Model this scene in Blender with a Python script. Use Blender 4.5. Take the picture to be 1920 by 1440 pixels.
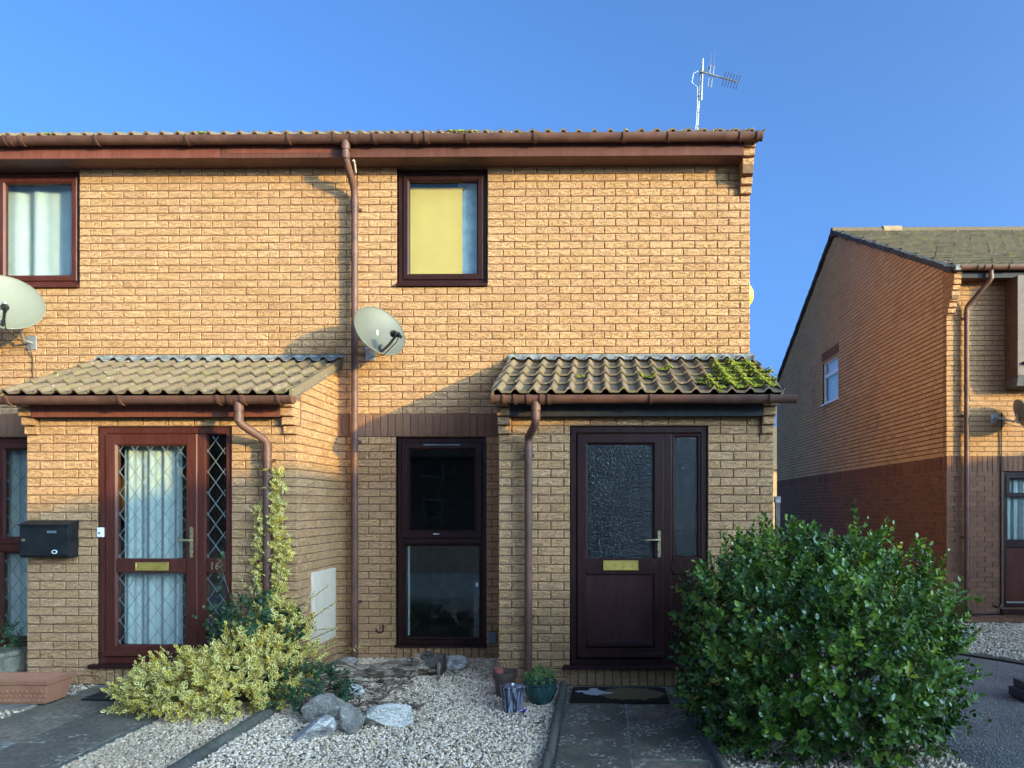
import bpy, bmesh, math, random
import numpy as np
from mathutils import Vector, Matrix

for o in list(bpy.data.objects):
    bpy.data.objects.remove(o, do_unlink=True)
S = bpy.context.scene
COL = S.collection
rnd = random.Random(7)
npr = np.random.default_rng(11)

# ------------------------------------------------------------------ camera
CAM = Vector((0.0, -7.4, 1.55))
FPX, PX, PY, YAW = 1390.0, 1108.0, 950.0, math.radians(0.7)
cd = bpy.data.cameras.new("camera")
cam = bpy.data.objects.new("camera", cd)
COL.objects.link(cam)
cam.location = CAM
cam.rotation_euler = (math.radians(90), 0, YAW)
cd.sensor_fit = 'HORIZONTAL'
cd.sensor_width = 36
cd.lens = FPX / 1920 * 36
cd.shift_x = (960 - PX) / 1920
cd.shift_y = (PY - 720) / 1920
cd.clip_start = 0.05
cd.clip_end = 2000
S.camera = cam

# ------------------------------------------------------------------ light
SUN_DIR = Vector((1.5, -1.0, 0.27)).normalized()      # towards the sun
elev = math.asin(SUN_DIR.z)
azim = math.atan2(SUN_DIR.x, SUN_DIR.y)
W = bpy.data.worlds.new("World")
S.world = W
W.use_nodes = True
wn = W.node_tree
bg = wn.nodes['Background']
sky = wn.nodes.new('ShaderNodeTexSky')
sky.sky_type = 'NISHITA'
sky.sun_disc = False
sky.sun_elevation = elev
sky.sun_rotation = azim
sky.air_density = 0.26
sky.dust_density = 8.0
sky.ozone_density = 4.1
tint = wn.nodes.new('ShaderNodeMix')
tint.data_type = 'RGBA'
tint.blend_type = 'MULTIPLY'
tint.inputs[0].default_value = 1.0
tint.inputs[7].default_value = (0.82, 1.055, 1.0, 1.0)      # camera white balance: azure rather than violet
wn.links.new(sky.outputs[0], tint.inputs[6])
wn.links.new(tint.outputs[2], bg.inputs[0])
bg.inputs[1].default_value = 0.15
sd = bpy.data.lights.new("sun", 'SUN')
sd.energy = 1.12
sd.angle = math.radians(0.53)
sd.color = (0.90, 0.72, 0.18)
so = bpy.data.objects.new("sun", sd)
COL.objects.link(so)
so.rotation_euler = SUN_DIR.to_track_quat('Z', 'Y').to_euler()
so.location = SUN_DIR * 60
S.view_settings.view_transform = 'Standard'
S.view_settings.look = 'None'
S.view_settings.gamma = 1
S.view_settings.use_curve_mapping = False
S.view_settings.exposure = 2.82
try:
    S.cycles.max_bounces = 10
    S.cycles.transparent_max_bounces = 12
    S.cycles.caustics_reflective = False
    S.cycles.caustics_refractive = False
except Exception:
    pass


# ------------------------------------------------------------------ materials
class NT:
    def __init__(s, name):
        s.m = bpy.data.materials.new(name)
        s.m.use_nodes = True
        s.t = s.m.node_tree
        s.p = s.t.nodes['Principled BSDF']
        s.out = s.t.nodes['Material Output']

    def n(s, typ, **kw):
        nd = s.t.nodes.new(typ)
        for k, v in kw.items():
            setattr(nd, k, v)
        return nd

    def l(s, a, b):
        s.t.links.new(a, b)

    def pos(s, scale=(1, 1, 1)):
        g = s.n('ShaderNodeNewGeometry')
        mp = s.n('ShaderNodeVectorMath', operation='MULTIPLY')
        s.l(g.outputs['Position'], mp.inputs[0])
        mp.inputs[1].default_value = scale
        return mp.outputs[0]

    def noise(s, scale, vec=None, detail=4, rough=0.55, dist=0.0):
        nd = s.n('ShaderNodeTexNoise')
        nd.inputs['Scale'].default_value = scale
        nd.inputs['Detail'].default_value = detail
        nd.inputs['Roughness'].default_value = rough
        nd.inputs['Distortion'].default_value = dist
        if vec is None:
            vec = s.pos()
        s.l(vec, nd.inputs['Vector'])
        return nd.outputs['Fac']

    def ramp(s, fac, stops, interp='LINEAR'):
        r = s.n('ShaderNodeValToRGB')
        r.color_ramp.interpolation = interp
        e = r.color_ramp.elements
        while len(e) < len(stops):
            e.new(0.5)
        for i, (p, c) in enumerate(stops):
            e[i].position = p
            e[i].color = (*c, 1) if len(c) == 3 else c
        s.l(fac, r.inputs[0])
        return r.outputs[0]

    def mix(s, fac, a, b, mode='MIX'):
        m = s.n('ShaderNodeMix', data_type='RGBA', blend_type=mode)
        for sock, v in ((m.inputs[0], fac), (m.inputs[6], a), (m.inputs[7], b)):
            if isinstance(v, (int, float)):
                sock.default_value = v
            elif isinstance(v, (tuple, list)):
                sock.default_value = (*v, 1)
            else:
                s.l(v, sock)
        return m.outputs[2]

    def math(s, op, a, b=None):
        m = s.n('ShaderNodeMath', operation=op)
        for sock, v in zip(m.inputs, (a, b)):
            if v is None:
                continue
            if isinstance(v, (int, float)):
                sock.default_value = v
            else:
                s.l(v, sock)
        return m.outputs[0]

    def bump(s, h, strength=0.5, dist=0.01):
        b = s.n('ShaderNodeBump')
        b.inputs['Strength'].default_value = strength
        b.inputs['Distance'].default_value = dist
        s.l(h, b.inputs['Height'])
        s.l(b.outputs[0], s.p.inputs['Normal'])
        return b.outputs[0]

    def col(s, c):
        if isinstance(c, (tuple, list)):
            s.p.inputs['Base Color'].default_value = (*c, 1)
        else:
            s.l(c, s.p.inputs['Base Color'])

    def rough(s, r):
        if isinstance(r, (int, float)):
            s.p.inputs['Roughness'].default_value = r
        else:
            s.l(r, s.p.inputs['Roughness'])

    def tone(s):
        g = s.n('ShaderNodeNewGeometry')
        oi = s.n('ShaderNodeObjectInfo')
        a = s.math('ADD', g.outputs['Random Per Island'], oi.outputs['Random'])
        return s.math('FRACT', a)


def brick_mat(name, cols, bump=1.0, dirt=(0.5, 0.42, 0.36), fine=(26, 26, 62)):
    k = NT(name)
    t = k.tone()
    c = k.ramp(t, [(i / (len(cols) - 1), c) for i, c in enumerate(cols)])
    n1 = k.noise(1.0, k.pos(fine), 5, 0.62, 1.2)
    n2 = k.noise(1.3, None, 3, 0.6)
    n3 = k.noise(160, None, 2, 0.6)
    c = k.mix(k.ramp(n1, [(0.40, (0, 0, 0)), (0.60, (1, 1, 1))]), k.mix(0.34, c, (0.17, 0.095, 0.045)), c)
    c = k.mix(k.ramp(n2, [(0.50, (0, 0, 0)), (0.80, (0.30, 0.30, 0.30))]), c, k.mix(1.0, c, dirt, 'MULTIPLY'))
    c = k.mix(k.ramp(n3, [(0.3, (0.25, 0.25, 0.25)), (0.55, (0, 0, 0))]), c, (0.13, 0.08, 0.05))
    k.col(c)
    k.rough(0.93)
    k.p.inputs['Specular IOR Level'].default_value = 0.15
    r1 = k.ramp(n1, [(0.36, (0, 0, 0)), (0.5, (0.75, 0.75, 0.75)), (0.64, (1, 1, 1))])
    h = k.math('ADD', r1, k.math('MULTIPLY', n3, 0.5))
    k.bump(h, bump, 0.011)
    return k.m


def plain(name, c, rough=0.6, metal=0.0, var=0.12, scale=9.0, bump=0.0, bscale=60.0, spec=None, coat=0.0):
    k = NT(name)
    n = k.noise(scale, None, 4, 0.6)
    d = tuple(max(0, x * (1 - 2 * var)) for x in c)
    l = tuple(min(1, x * (1 + 2 * var)) for x in c)
    k.col(k.ramp(n, [(0.3, d), (0.7, l)]))
    k.rough(k.ramp(k.noise(scale * 3), [(0.3, (rough * 0.85,) * 3), (0.7, (min(1, rough * 1.15),) * 3)]))
    k.p.inputs['Metallic'].default_value = metal
    if spec is not None:
        k.p.inputs['Specular IOR Level'].default_value = spec
    if coat:
        k.p.inputs['Coat Weight'].default_value = coat
    if bump:
        k.bump(k.noise(bscale, None, 3), bump, 0.004)
    return k.m


def wood_plastic(name, c, rough=0.42):
    k = NT(name)
    n = k.noise(1.0, k.pos((70, 70, 4)), 3, 0.6, 0.3)
    c2 = tuple(x * 0.6 for x in c)
    cc = k.ramp(n, [(0.3, c2), (0.7, c)])
    fade = k.noise(1.0, k.pos((6, 6, 1.1)), 5, 0.7, 0.5)
    cc = k.mix(k.ramp(fade, [(0.48, (0, 0, 0)), (0.75, (0.32, 0.32, 0.32))]), cc, tuple(min(1, x * 1.5 + 0.025) for x in c))
    k.col(cc)
    k.rough(rough)
    k.p.inputs['Specular IOR Level'].default_value = 0.22
    k.bump(n, 0.15, 0.002)
    return k.m


def glass_mat(name, tint=(0.9, 0.95, 0.95), wob=0.02):
    k = NT(name)
    k.t.nodes.remove(k.p)
    tr = k.n('ShaderNodeBsdfTransparent')
    tr.inputs[0].default_value = (*tint, 1)
    gl = k.n('ShaderNodeBsdfGlossy')
    gl.inputs['Roughness'].default_value = 0.01
    lw = k.n('ShaderNodeLayerWeight')
    lw.inputs[0].default_value = 0.5
    fr = k.math('ADD', k.math('MULTIPLY', k.math('POWER', lw.outputs['Facing'], 5.0), 0.9), 0.04)
    b = k.n('ShaderNodeBump')
    b.inputs['Strength'].default_value = wob
    b.inputs['Distance'].default_value = 0.05
    k.l(k.noise(2.2, None, 1), b.inputs['Height'])
    k.l(b.outputs[0], gl.inputs['Normal'])
    mx = k.n('ShaderNodeMixShader')
    k.l(fr, mx.inputs[0])
    k.l(tr.outputs[0], mx.inputs[1])
    k.l(gl.outputs[0], mx.inputs[2])
    k.l(mx.outputs[0], k.out.inputs[0])
    return k.m


def obscure_mat(name):
    k = NT(name)
    k.t.nodes.remove(k.p)
    tr = k.n('ShaderNodeBsdfTranslucent')
    tr.inputs[0].default_value = (0.03, 0.035, 0.035, 1)
    re = k.n('ShaderNodeBsdfRefraction')
    re.inputs['Roughness'].default_value = 0.25
    re.inputs['Color'].default_value = (0.32, 0.36, 0.36, 1)
    gl = k.n('ShaderNodeBsdfGlossy')
    gl.inputs['Roughness'].default_value = 0.22
    fr = k.n('ShaderNodeFresnel')
    fr.inputs[0].default_value = 1.5
    v = k.n('ShaderNodeTexVoronoi', feature='SMOOTH_F1')
    v.inputs['Scale'].default_value = 75
    k.l(k.pos(), v.inputs['Vector'])
    h = k.math('ADD', v.outputs['Distance'], k.noise(60, None, 2))
    b = k.n('ShaderNodeBump')
    b.inputs['Strength'].default_value = 0.45
    b.inputs['Distance'].default_value = 0.02
    k.l(h, b.inputs['Height'])
    for nd in (re, gl, fr):
        k.l(b.outputs[0], nd.inputs['Normal'])
    m1 = k.n('ShaderNodeMixShader')
    m1.inputs[0].default_value = 0.5
    k.l(tr.outputs[0], m1.inputs[1])
    k.l(re.outputs[0], m1.inputs[2])
    mx = k.n('ShaderNodeMixShader')
    k.l(fr.outputs[0], mx.inputs[0])
    k.l(m1.outputs[0], mx.inputs[1])
    k.l(gl.outputs[0], mx.inputs[2])
    k.l(mx.outputs[0], k.out.inputs[0])
    return k.m


def leaf_mat(name, inner, edge, e0=0.55, e1=0.8, rough=0.38, trans=0.15):
    k = NT(name)
    a = k.n('ShaderNodeAttribute', attribute_name='edge')
    tn = k.n('ShaderNodeAttribute', attribute_name='tone')
    ci = k.ramp(tn.outputs['Fac'], [(i / (len(inner) - 1), c) for i, c in enumerate(inner)])
    ce = k.ramp(tn.outputs['Fac'], [(i / (len(edge) - 1), c) for i, c in enumerate(edge)])
    nz = k.math('MULTIPLY', k.math('SUBTRACT', k.noise(90, None, 2), 0.5), 0.5)
    f = k.ramp(k.math('ADD', a.outputs['Fac'], nz), [(e0, (0, 0, 0)), (e1, (1, 1, 1))])
    c = k.mix(f, ci, ce)
    k.col(c)
    k.rough(rough)
    k.p.inputs['Specular IOR Level'].default_value = 0.45
    tl = k.n('ShaderNodeBsdfTranslucent')
    k.l(c, tl.inputs[0])
    mx = k.n('ShaderNodeMixShader')
    mx.inputs[0].default_value = trans
    k.l(k.p.outputs[0], mx.inputs[1])
    k.l(tl.outputs[0], mx.inputs[2])
    k.l(mx.outputs[0], k.out.inputs[0])
    return k.m


def pebble_mat(name, cols, rough=0.85):
    k = NT(name)
    t = k.tone()
    c = k.ramp(t, [(i / (len(cols) - 1), c) for i, c in enumerate(cols)])
    n = k.noise(0.9, None, 3, 0.6)
    c = k.mix(k.ramp(n, [(0.45, (0, 0, 0)), (0.75, (0.4, 0.4, 0.4))]), c, (0.25, 0.2, 0.14))
    k.col(c)
    k.rough(rough)
    k.bump(k.noise(220, None, 2), 0.3, 0.002)
    return k.m


M = {}
M['brick'] = brick_mat('buff_brick', [(0.60, 0.315, 0.146), (0.66, 0.352, 0.160), (0.68, 0.366, 0.172), (0.71, 0.390, 0.192), (0.65, 0.336, 0.152), (0.69, 0.364, 0.184), (0.64, 0.338, 0.152), (0.70, 0.372, 0.192), (0.66, 0.354, 0.168), (0.61, 0.315, 0.156)])
M['brick_red'] = brick_mat('orange_buff_brick', [(0.70, 0.400, 0.190), (0.76, 0.455, 0.225), (0.73, 0.425, 0.205), (0.78, 0.485, 0.25), (0.66, 0.37, 0.19)], 0.6)
M['brick_brown'] = brick_mat('brown_brick', [(0.19, 0.084, 0.052), (0.25, 0.110, 0.066), (0.215, 0.096, 0.059), (0.165, 0.074, 0.050)], 0.35)
M['mortar'] = plain('brown_mortar', (0.165, 0.082, 0.042), 0.95, var=0.15, scale=14, bump=0.4, bscale=150)
M['mortar_pale'] = plain('pale_mortar', (0.30, 0.19, 0.12), 0.95, var=0.15, scale=14)
M['pvc_b'] = wood_plastic('dark_rosewood_plastic', (0.030, 0.0075, 0.0050), 0.45)
M['pvc_a'] = wood_plastic('rosewood_plastic', (0.085, 0.019, 0.011), 0.45)
M['fascia'] = wood_plastic('brown_painted_board', (0.135, 0.048, 0.032), 0.5)
M['fascia_a'] = wood_plastic('red_brown_painted_board', (0.20, 0.058, 0.036), 0.5)
M['fascia_grey'] = wood_plastic('dark_grey_painted_board', (0.035, 0.030, 0.031), 0.55)
M['gutter'] = plain('brown_gutter_plastic', (0.110, 0.047, 0.031), 0.52, var=0.18, scale=7, spec=0.35)
M['soffit'] = plain('brown_soffit', (0.09, 0.036, 0.028), 0.6)
M['lead'] = plain('lead_sheet', (0.18, 0.175, 0.165), 0.7, 0.1, 0.3, 14, 0.3, 40)
M['came'] = plain('lead_came', (0.19, 0.195, 0.19), 0.45, 0.4, 0.1)
M['brass'] = plain('brass', (0.95, 0.62, 0.15), 0.30, 0.9, 0.05)
M['chrome'] = plain('worn_gilt', (0.66, 0.52, 0.28), 0.28, 0.9, 0.05)
M['white'] = plain('white_plastic', (0.60, 0.46, 0.34), 0.5, var=0.04)
M['whitepaint'] = plain('white_frame_plastic', (0.78, 0.78, 0.77), 0.4, var=0.03)
M['black'] = plain('black_enamel', (0.013, 0.013, 0.013), 0.5, var=0.2, spec=0.2)
M['grey'] = plain('grey_plastic', (0.13, 0.135, 0.14), 0.5)
M['glass'] = glass_mat('window_glass')
M['obscure'] = obscure_mat('obscure_glass')
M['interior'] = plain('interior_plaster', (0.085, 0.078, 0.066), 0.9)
M['net'] = plain('white_net_curtain', (0.48, 0.44, 0.385), 0.9, var=0.03)
M['blind'] = plain('yellow_blind_cloth', (0.66, 0.385, 0.085), 0.85, var=0.02)
M['pale_wall'] = plain('pale_room_wall', (0.78, 0.76, 0.66), 0.9)
M['steel'] = plain('galvanised_steel', (0.36, 0.35, 0.33), 0.5, 0.6, 0.1)
M['dark_steel'] = plain('dark_steel', (0.10, 0.10, 0.10), 0.45, 0.5)
M['soil'] = plain('dark_soil', (0.055, 0.042, 0.030), 1.0, var=0.3, scale=30, bump=0.6, bscale=50)
M['peat'] = plain('potting_soil', (0.035, 0.022, 0.015), 1.0, var=0.3, scale=40, bump=0.8, bscale=70)
M['stone_cast'] = plain('weathered_cast_stone', (0.20, 0.165, 0.12), 0.9, var=0.25, scale=12, bump=0.6, bscale=40)
M['bark'] = plain('twig_bark', (0.11, 0.075, 0.05), 0.9, var=0.3, scale=40)
M['timber'] = plain('grey_timber', (0.10, 0.095, 0.088), 0.85, var=0.2)
M['red_leaf'] = plain('red_bud', (0.30, 0.07, 0.05), 0.7)
M['purple'] = plain('purple_petal', (0.10, 0.03, 0.42), 0.5)
M['plastic_blue'] = plain('dark_blue_grey_plastic', (0.022, 0.032, 0.05), 0.45)
M['gravel'] = pebble_mat('white_chippings', [(0.58, 0.40, 0.25), (0.80, 0.585, 0.41), (0.92, 0.72, 0.54), (0.68, 0.475, 0.31), (0.88, 0.67, 0.50), (0.36, 0.255, 0.19), (0.84, 0.61, 0.43), (0.55, 0.36, 0.20), (0.24, 0.17, 0.12)])
M['gravel_tan'] = pebble_mat('tan_chippings', [(0.50, 0.32, 0.18), (0.70, 0.48, 0.30), (0.80, 0.60, 0.42), (0.42, 0.27, 0.16), (0.64, 0.43, 0.27), (0.32, 0.21, 0.13)])
M['gravel_flint'] = pebble_mat('flint_chippings', [(0.42, 0.33, 0.22), (0.56, 0.47, 0.34), (0.66, 0.58, 0.46), (0.50, 0.40, 0.28), (0.36, 0.29, 0.21)])
M['euonymus'] = leaf_mat('variegated_leaf', [(0.10, 0.14, 0.012), (0.26, 0.25, 0.018), (0.12, 0.16, 0.016), (0.40, 0.33, 0.025)], [(0.92, 0.58, 0.07), (0.98, 0.70, 0.18), (0.98, 0.76, 0.30), (0.92, 0.56, 0.05)], 0.40, 0.68, 0.45, 0.2)
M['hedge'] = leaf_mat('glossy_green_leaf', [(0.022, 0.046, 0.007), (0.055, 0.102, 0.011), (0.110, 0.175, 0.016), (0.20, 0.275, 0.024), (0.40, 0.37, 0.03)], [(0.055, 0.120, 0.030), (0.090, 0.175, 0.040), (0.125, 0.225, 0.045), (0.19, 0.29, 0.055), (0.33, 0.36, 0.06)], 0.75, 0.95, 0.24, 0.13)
M['ivy'] = leaf_mat('dark_green_leaf', [(0.016, 0.045, 0.018), (0.03, 0.07, 0.025), (0.05, 0.10, 0.03)], [(0.03, 0.07, 0.03), (0.05, 0.10, 0.04), (0.08, 0.13, 0.05)], 0.7, 0.95, 0.5, 0.12)
M['succulent'] = leaf_mat('fresh_green_leaf', [(0.05, 0.14, 0.03), (0.09, 0.20, 0.04), (0.13, 0.26, 0.06)], [(0.10, 0.20, 0.06), (0.14, 0.25, 0.08), (0.18, 0.30, 0.1)], 0.7, 0.95, 0.45, 0.2)
M['brown_leaf'] = leaf_mat('dead_leaf', [(0.04, 0.028, 0.018), (0.10, 0.06, 0.03), (0.06, 0.06, 0.02)], [(0.04, 0.03, 0.02), (0.12, 0.07, 0.03)], 0.7, 0.95, 0.7, 0.05)


def tile_mat(name='concrete_roof_tile', base=((0.160, 0.104, 0.064), (0.220, 0.146, 0.088), (0.188, 0.126, 0.082))):
    k = NT(name)
    t = k.tone()
    c = k.ramp(t, [(0, base[0]), (0.5, base[1]), (1, base[2])])
    n = k.noise(26, None, 5, 0.65)
    c = k.mix(k.ramp(n, [(0.35, (0.6, 0.6, 0.6)), (0.6, (0, 0, 0))]), c, (0.10, 0.082, 0.058))
    n2 = k.noise(7, None, 4, 0.65)
    c = k.mix(k.ramp(n2, [(0.5, (0, 0, 0)), (0.68, (0.65, 0.65, 0.65))]), c, (0.170, 0.145, 0.055))
    v = k.n('ShaderNodeTexVoronoi')
    v.inputs['Scale'].default_value = 24
    k.l(k.pos(), v.inputs['Vector'])
    sp = k.math('MULTIPLY', k.math('LESS_THAN', v.outputs['Distance'], 0.17), k.math('GREATER_THAN', k.noise(11), 0.57))
    c = k.mix(sp, c, (0.42, 0.39, 0.31))
    k.col(c)
    k.rough(0.95)
    k.p.inputs['Specular IOR Level'].default_value = 0.2
    k.bump(k.math('ADD', n, k.math('MULTIPLY', k.noise(110, None, 2), 0.5)), 0.6, 0.006)
    return k.m


def slab_mat(name, c0, c1, lich=0.57):
    k = NT(name)
    n = k.noise(2.6, None, 6, 0.65, 0.4)
    c = k.ramp(n, [(0.32, c0), (0.68, c1)])
    oi = k.n('ShaderNodeObjectInfo')
    c = k.mix(oi.outputs['Random'], k.mix(1.0, c, (0.72, 0.72, 0.72), 'MULTIPLY'), k.mix(1.0, c, (1.2, 1.15, 1.05), 'MULTIPLY'))
    c = k.mix(k.ramp(k.noise(34, None, 4, 0.7), [(0.42, (0.55, 0.55, 0.55)), (0.6, (0, 0, 0))]), c, (0.035, 0.033, 0.028))
    c = k.mix(k.ramp(k.noise(9, None, 4, 0.7), [(0.5, (0, 0, 0)), (0.72, (0.7, 0.7, 0.7))]), c, (0.085, 0.088, 0.04))
    v = k.n('ShaderNodeTexVoronoi')
    v.inputs['Scale'].default_value = 27
    pv = k.n('ShaderNodeVectorMath', operation='ADD')
    k.l(k.pos(), pv.inputs[0])
    nz = k.n('ShaderNodeTexNoise')
    nz.inputs['Scale'].default_value = 16
    k.l(k.pos(), nz.inputs['Vector'])
    sc = k.n('ShaderNodeVectorMath', operation='SCALE')
    sc.inputs['Scale'].default_value = 0.09
    k.l(nz.outputs['Color'], sc.inputs[0])
    k.l(sc.outputs[0], pv.inputs[1])
    k.l(pv.outputs[0], v.inputs['Vector'])
    sp = k.math('MULTIPLY', k.math('LESS_THAN', v.outputs['Distance'], 0.36), k.math('GREATER_THAN', k.noise(3.3, None, 3), lich))
    c = k.mix(k.math('MULTIPLY', sp, k.ramp(k.noise(45, None, 2), [(0.35, (0.15, 0.15, 0.15)), (0.6, (0.8, 0.8, 0.8))])), c, (0.44, 0.41, 0.33))
    k.col(c)
    k.rough(0.9)
    k.bump(k.math('ADD', n, k.math('MULTIPLY', k.noise(80, None, 3), 0.35)), 0.45, 0.012)
    return k.m


def asphalt_mat():
    k = NT('asphalt')
    n = k.noise(1.2, None, 5, 0.65)
    c = k.ramp(n, [(0.35, (0.088, 0.069, 0.058)), (0.65, (0.160, 0.128, 0.108))])
    v = k.n('ShaderNodeTexVoronoi')
    v.inputs['Scale'].default_value = 70
    k.l(k.pos(), v.inputs['Vector'])
    c = k.mix(k.ramp(v.outputs['Color'], [(0.45, (0, 0, 0)), (0.9, (0.75, 0.75, 0.75))]), c, (0.27, 0.26, 0.25))
    v2 = k.n('ShaderNodeTexVoronoi')
    v2.inputs['Scale'].default_value = 20
    k.l(k.pos(), v2.inputs['Vector'])
    c = k.mix(k.math('LESS_THAN', v2.outputs['Distance'], 0.12), c, (0.28, 0.27, 0.25))
    k.col(c)
    k.rough(0.92)
    k.bump(v.outputs['Distance'], 1.0, 0.02)
    return k.m


def rock_mat(name, dark, light, white=0.6):
    k = NT(name)
    n = k.noise(7, None, 6, 0.7, 0.6)
    c = k.ramp(n, [(0.32, dark), (0.62, light)])
    n2 = k.noise(13, k.pos((1, 1, 2.5)), 5, 0.7, 1.0)
    c = k.mix(k.ramp(n2, [(white - 0.08, (0, 0, 0)), (white + 0.06, (0.85, 0.85, 0.85))]), c, (0.80, 0.69, 0.58))
    k.col(c)
    k.rough(0.85)
    k.bump(k.math('ADD', n2, k.noise(60, None, 3)), 0.9, 0.022)
    return k.m


def log_mat():
    k = NT('rotten_wood')
    n = k.noise(1.0, k.pos((7, 26, 30)), 5, 0.65, 0.9)
    c = k.ramp(n, [(0.30, (0.018, 0.012, 0.009)), (0.43, (0.085, 0.052, 0.034)), (0.54, (0.25, 0.17, 0.115)), (0.68, (0.60, 0.44, 0.30))])
    k.col(c)
    k.rough(0.95)
    k.bump(n, 0.8, 0.02)
    return k.m


def terracotta_mat():
    k = NT('terracotta')
    n = k.noise(6, None, 5, 0.65)
    c = k.ramp(n, [(0.3, (0.30, 0.105, 0.055)), (0.7, (0.40, 0.165, 0.085))])
    g = k.noise(2.0, None, 3, 0.6)
    c = k.mix(k.ramp(g, [(0.48, (0, 0, 0)), (0.68, (0.7, 0.7, 0.7))]), c, (0.17, 0.13, 0.055))
    k.col(c)
    k.rough(0.85)
    k.bump(k.noise(50, None, 3), 0.4, 0.004)
    return k.m


def mat_mat():
    # doormat: coir pile with a printed pale bloom and ochre patch
    k = NT('printed_coir')
    tc = k.n('ShaderNodeTexCoord')
    sx = k.n('ShaderNodeSeparateXYZ')
    k.l(tc.outputs['Object'], sx.inputs[0])
    nz = k.noise(14, None, 3, 0.6)
    nb = k.math('MULTIPLY', k.math('SUBTRACT', nz, 0.5), 0.16)

    def blob(cx, cy, rx, ry):
        a = k.math('DIVIDE', k.math('SUBTRACT', sx.outputs[0], cx), rx)
        b = k.math('DIVIDE', k.math('SUBTRACT', sx.outputs[1], cy), ry)
        d = k.math('ADD', k.math('MULTIPLY', a, a), k.math('MULTIPLY', b, b))
        return k.math('LESS_THAN', k.math('ADD', d, k.math('MULTIPLY', nb, 9)), 1.0)

    base = k.mix(k.noise(200, None, 2), (0.010, 0.008, 0.007), (0.05, 0.038, 0.026))
    och = k.mix(k.noise(30, None, 3), (0.13, 0.085, 0.04), (0.22, 0.15, 0.075))
    c = k.mix(blob(0.10, 0.0, 0.27, 0.19), base, och)
    pale = k.mix(k.noise(40, None, 3), (0.36, 0.36, 0.38), (0.55, 0.53, 0.50))
    for b in ((-0.20, 0.03, 0.09, 0.09), (-0.30, 0.06, 0.06, 0.025), (-0.21, 0.13, 0.04, 0.05), (-0.12, 0.02, 0.07, 0.03)):
        c = k.mix(blob(*b), c, pale)
    k.col(c)
    k.rough(1.0)
    k.p.inputs['Specular IOR Level'].default_value = 0.1
    k.bump(k.noise(260, None, 2), 0.9, 0.01)
    return k.m


def dish_mat(name, c):
    k = NT(name)
    n = k.noise(5, None, 4, 0.6)
    k.col(k.ramp(n, [(0.3, tuple(x * 0.85 for x in c)), (0.7, c)]))
    k.rough(0.55)
    tr = k.n('ShaderNodeBsdfTransparent')
    mx = k.n('ShaderNodeMixShader')
    mx.inputs[0].default_value = 0.16
    k.l(k.p.outputs[0], mx.inputs[1])
    k.l(tr.outputs[0], mx.inputs[2])
    k.l(mx.outputs[0], k.out.inputs[0])
    return k.m


def moss_mat():
    k = NT('moss')
    n = k.noise(22, None, 4, 0.7)
    k.col(k.ramp(n, [(0.3, (0.06, 0.075, 0.008)), (0.5, (0.17, 0.18, 0.012)), (0.7, (0.32, 0.29, 0.02))]))
    k.rough(1.0)
    k.bump(k.noise(220, None, 3), 1.0, 0.01)
    return k.m


def glaze_mat():
    k = NT('green_glaze')
    n = k.noise(1.0, k.pos((40, 40, 9)), 4, 0.6)
    k.col(k.ramp(n, [(0.3, (0.012, 0.035, 0.036)), (0.6, (0.035, 0.085, 0.075)), (0.8, (0.10, 0.17, 0.15))]))
    k.rough(0.18)
    return k.m


def wrap_mat():
    k = NT('black_pot_with_white_runs')
    n = k.noise(1.0, k.pos((42, 42, 5)), 4, 0.6, 0.5)
    k.col(k.ramp(n, [(0.46, (0.012, 0.014, 0.022)), (0.56, (0.20, 0.20, 0.25)), (0.68, (0.50, 0.49, 0.54))]))
    k.rough(0.4)
    return k.m


M['tile'] = tile_mat()
M['tile_grey'] = tile_mat('grey_roof_tile', ((0.085, 0.068, 0.050), (0.135, 0.105, 0.075), (0.108, 0.086, 0.064)))
M['slab'] = slab_mat('mossy_paving', (0.085, 0.062, 0.043), (0.225, 0.168, 0.115), 0.50)
M['slab_dark'] = slab_mat('dark_damp_paving', (0.135, 0.102, 0.072), (0.285, 0.214, 0.152), 0.58)
M['edging'] = slab_mat('concrete_edging', (0.075, 0.066, 0.055), (0.16, 0.145, 0.12), 0.66)
M['asphalt'] = asphalt_mat()
M['rock_dark'] = rock_mat('grey_limestone', (0.105, 0.085, 0.068), (0.32, 0.265, 0.215), 0.66)
M['rock_white'] = rock_mat('white_veined_limestone', (0.22, 0.19, 0.165), (0.60, 0.51, 0.43), 0.50)
M['rock_blue'] = rock_mat('blue_grey_limestone', (0.15, 0.135, 0.125), (0.48, 0.42, 0.37), 0.58)
M['log'] = log_mat()
M['terracotta'] = terracotta_mat()
M['doormat'] = mat_mat()
M['dish'] = dish_mat('pale_dish_enamel', (0.125, 0.122, 0.095))
M['dish_a'] = dish_mat('cream_dish_enamel', (0.20, 0.195, 0.14))
M['moss'] = moss_mat()
M['glaze'] = glaze_mat()
M['wrap'] = wrap_mat()


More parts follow.
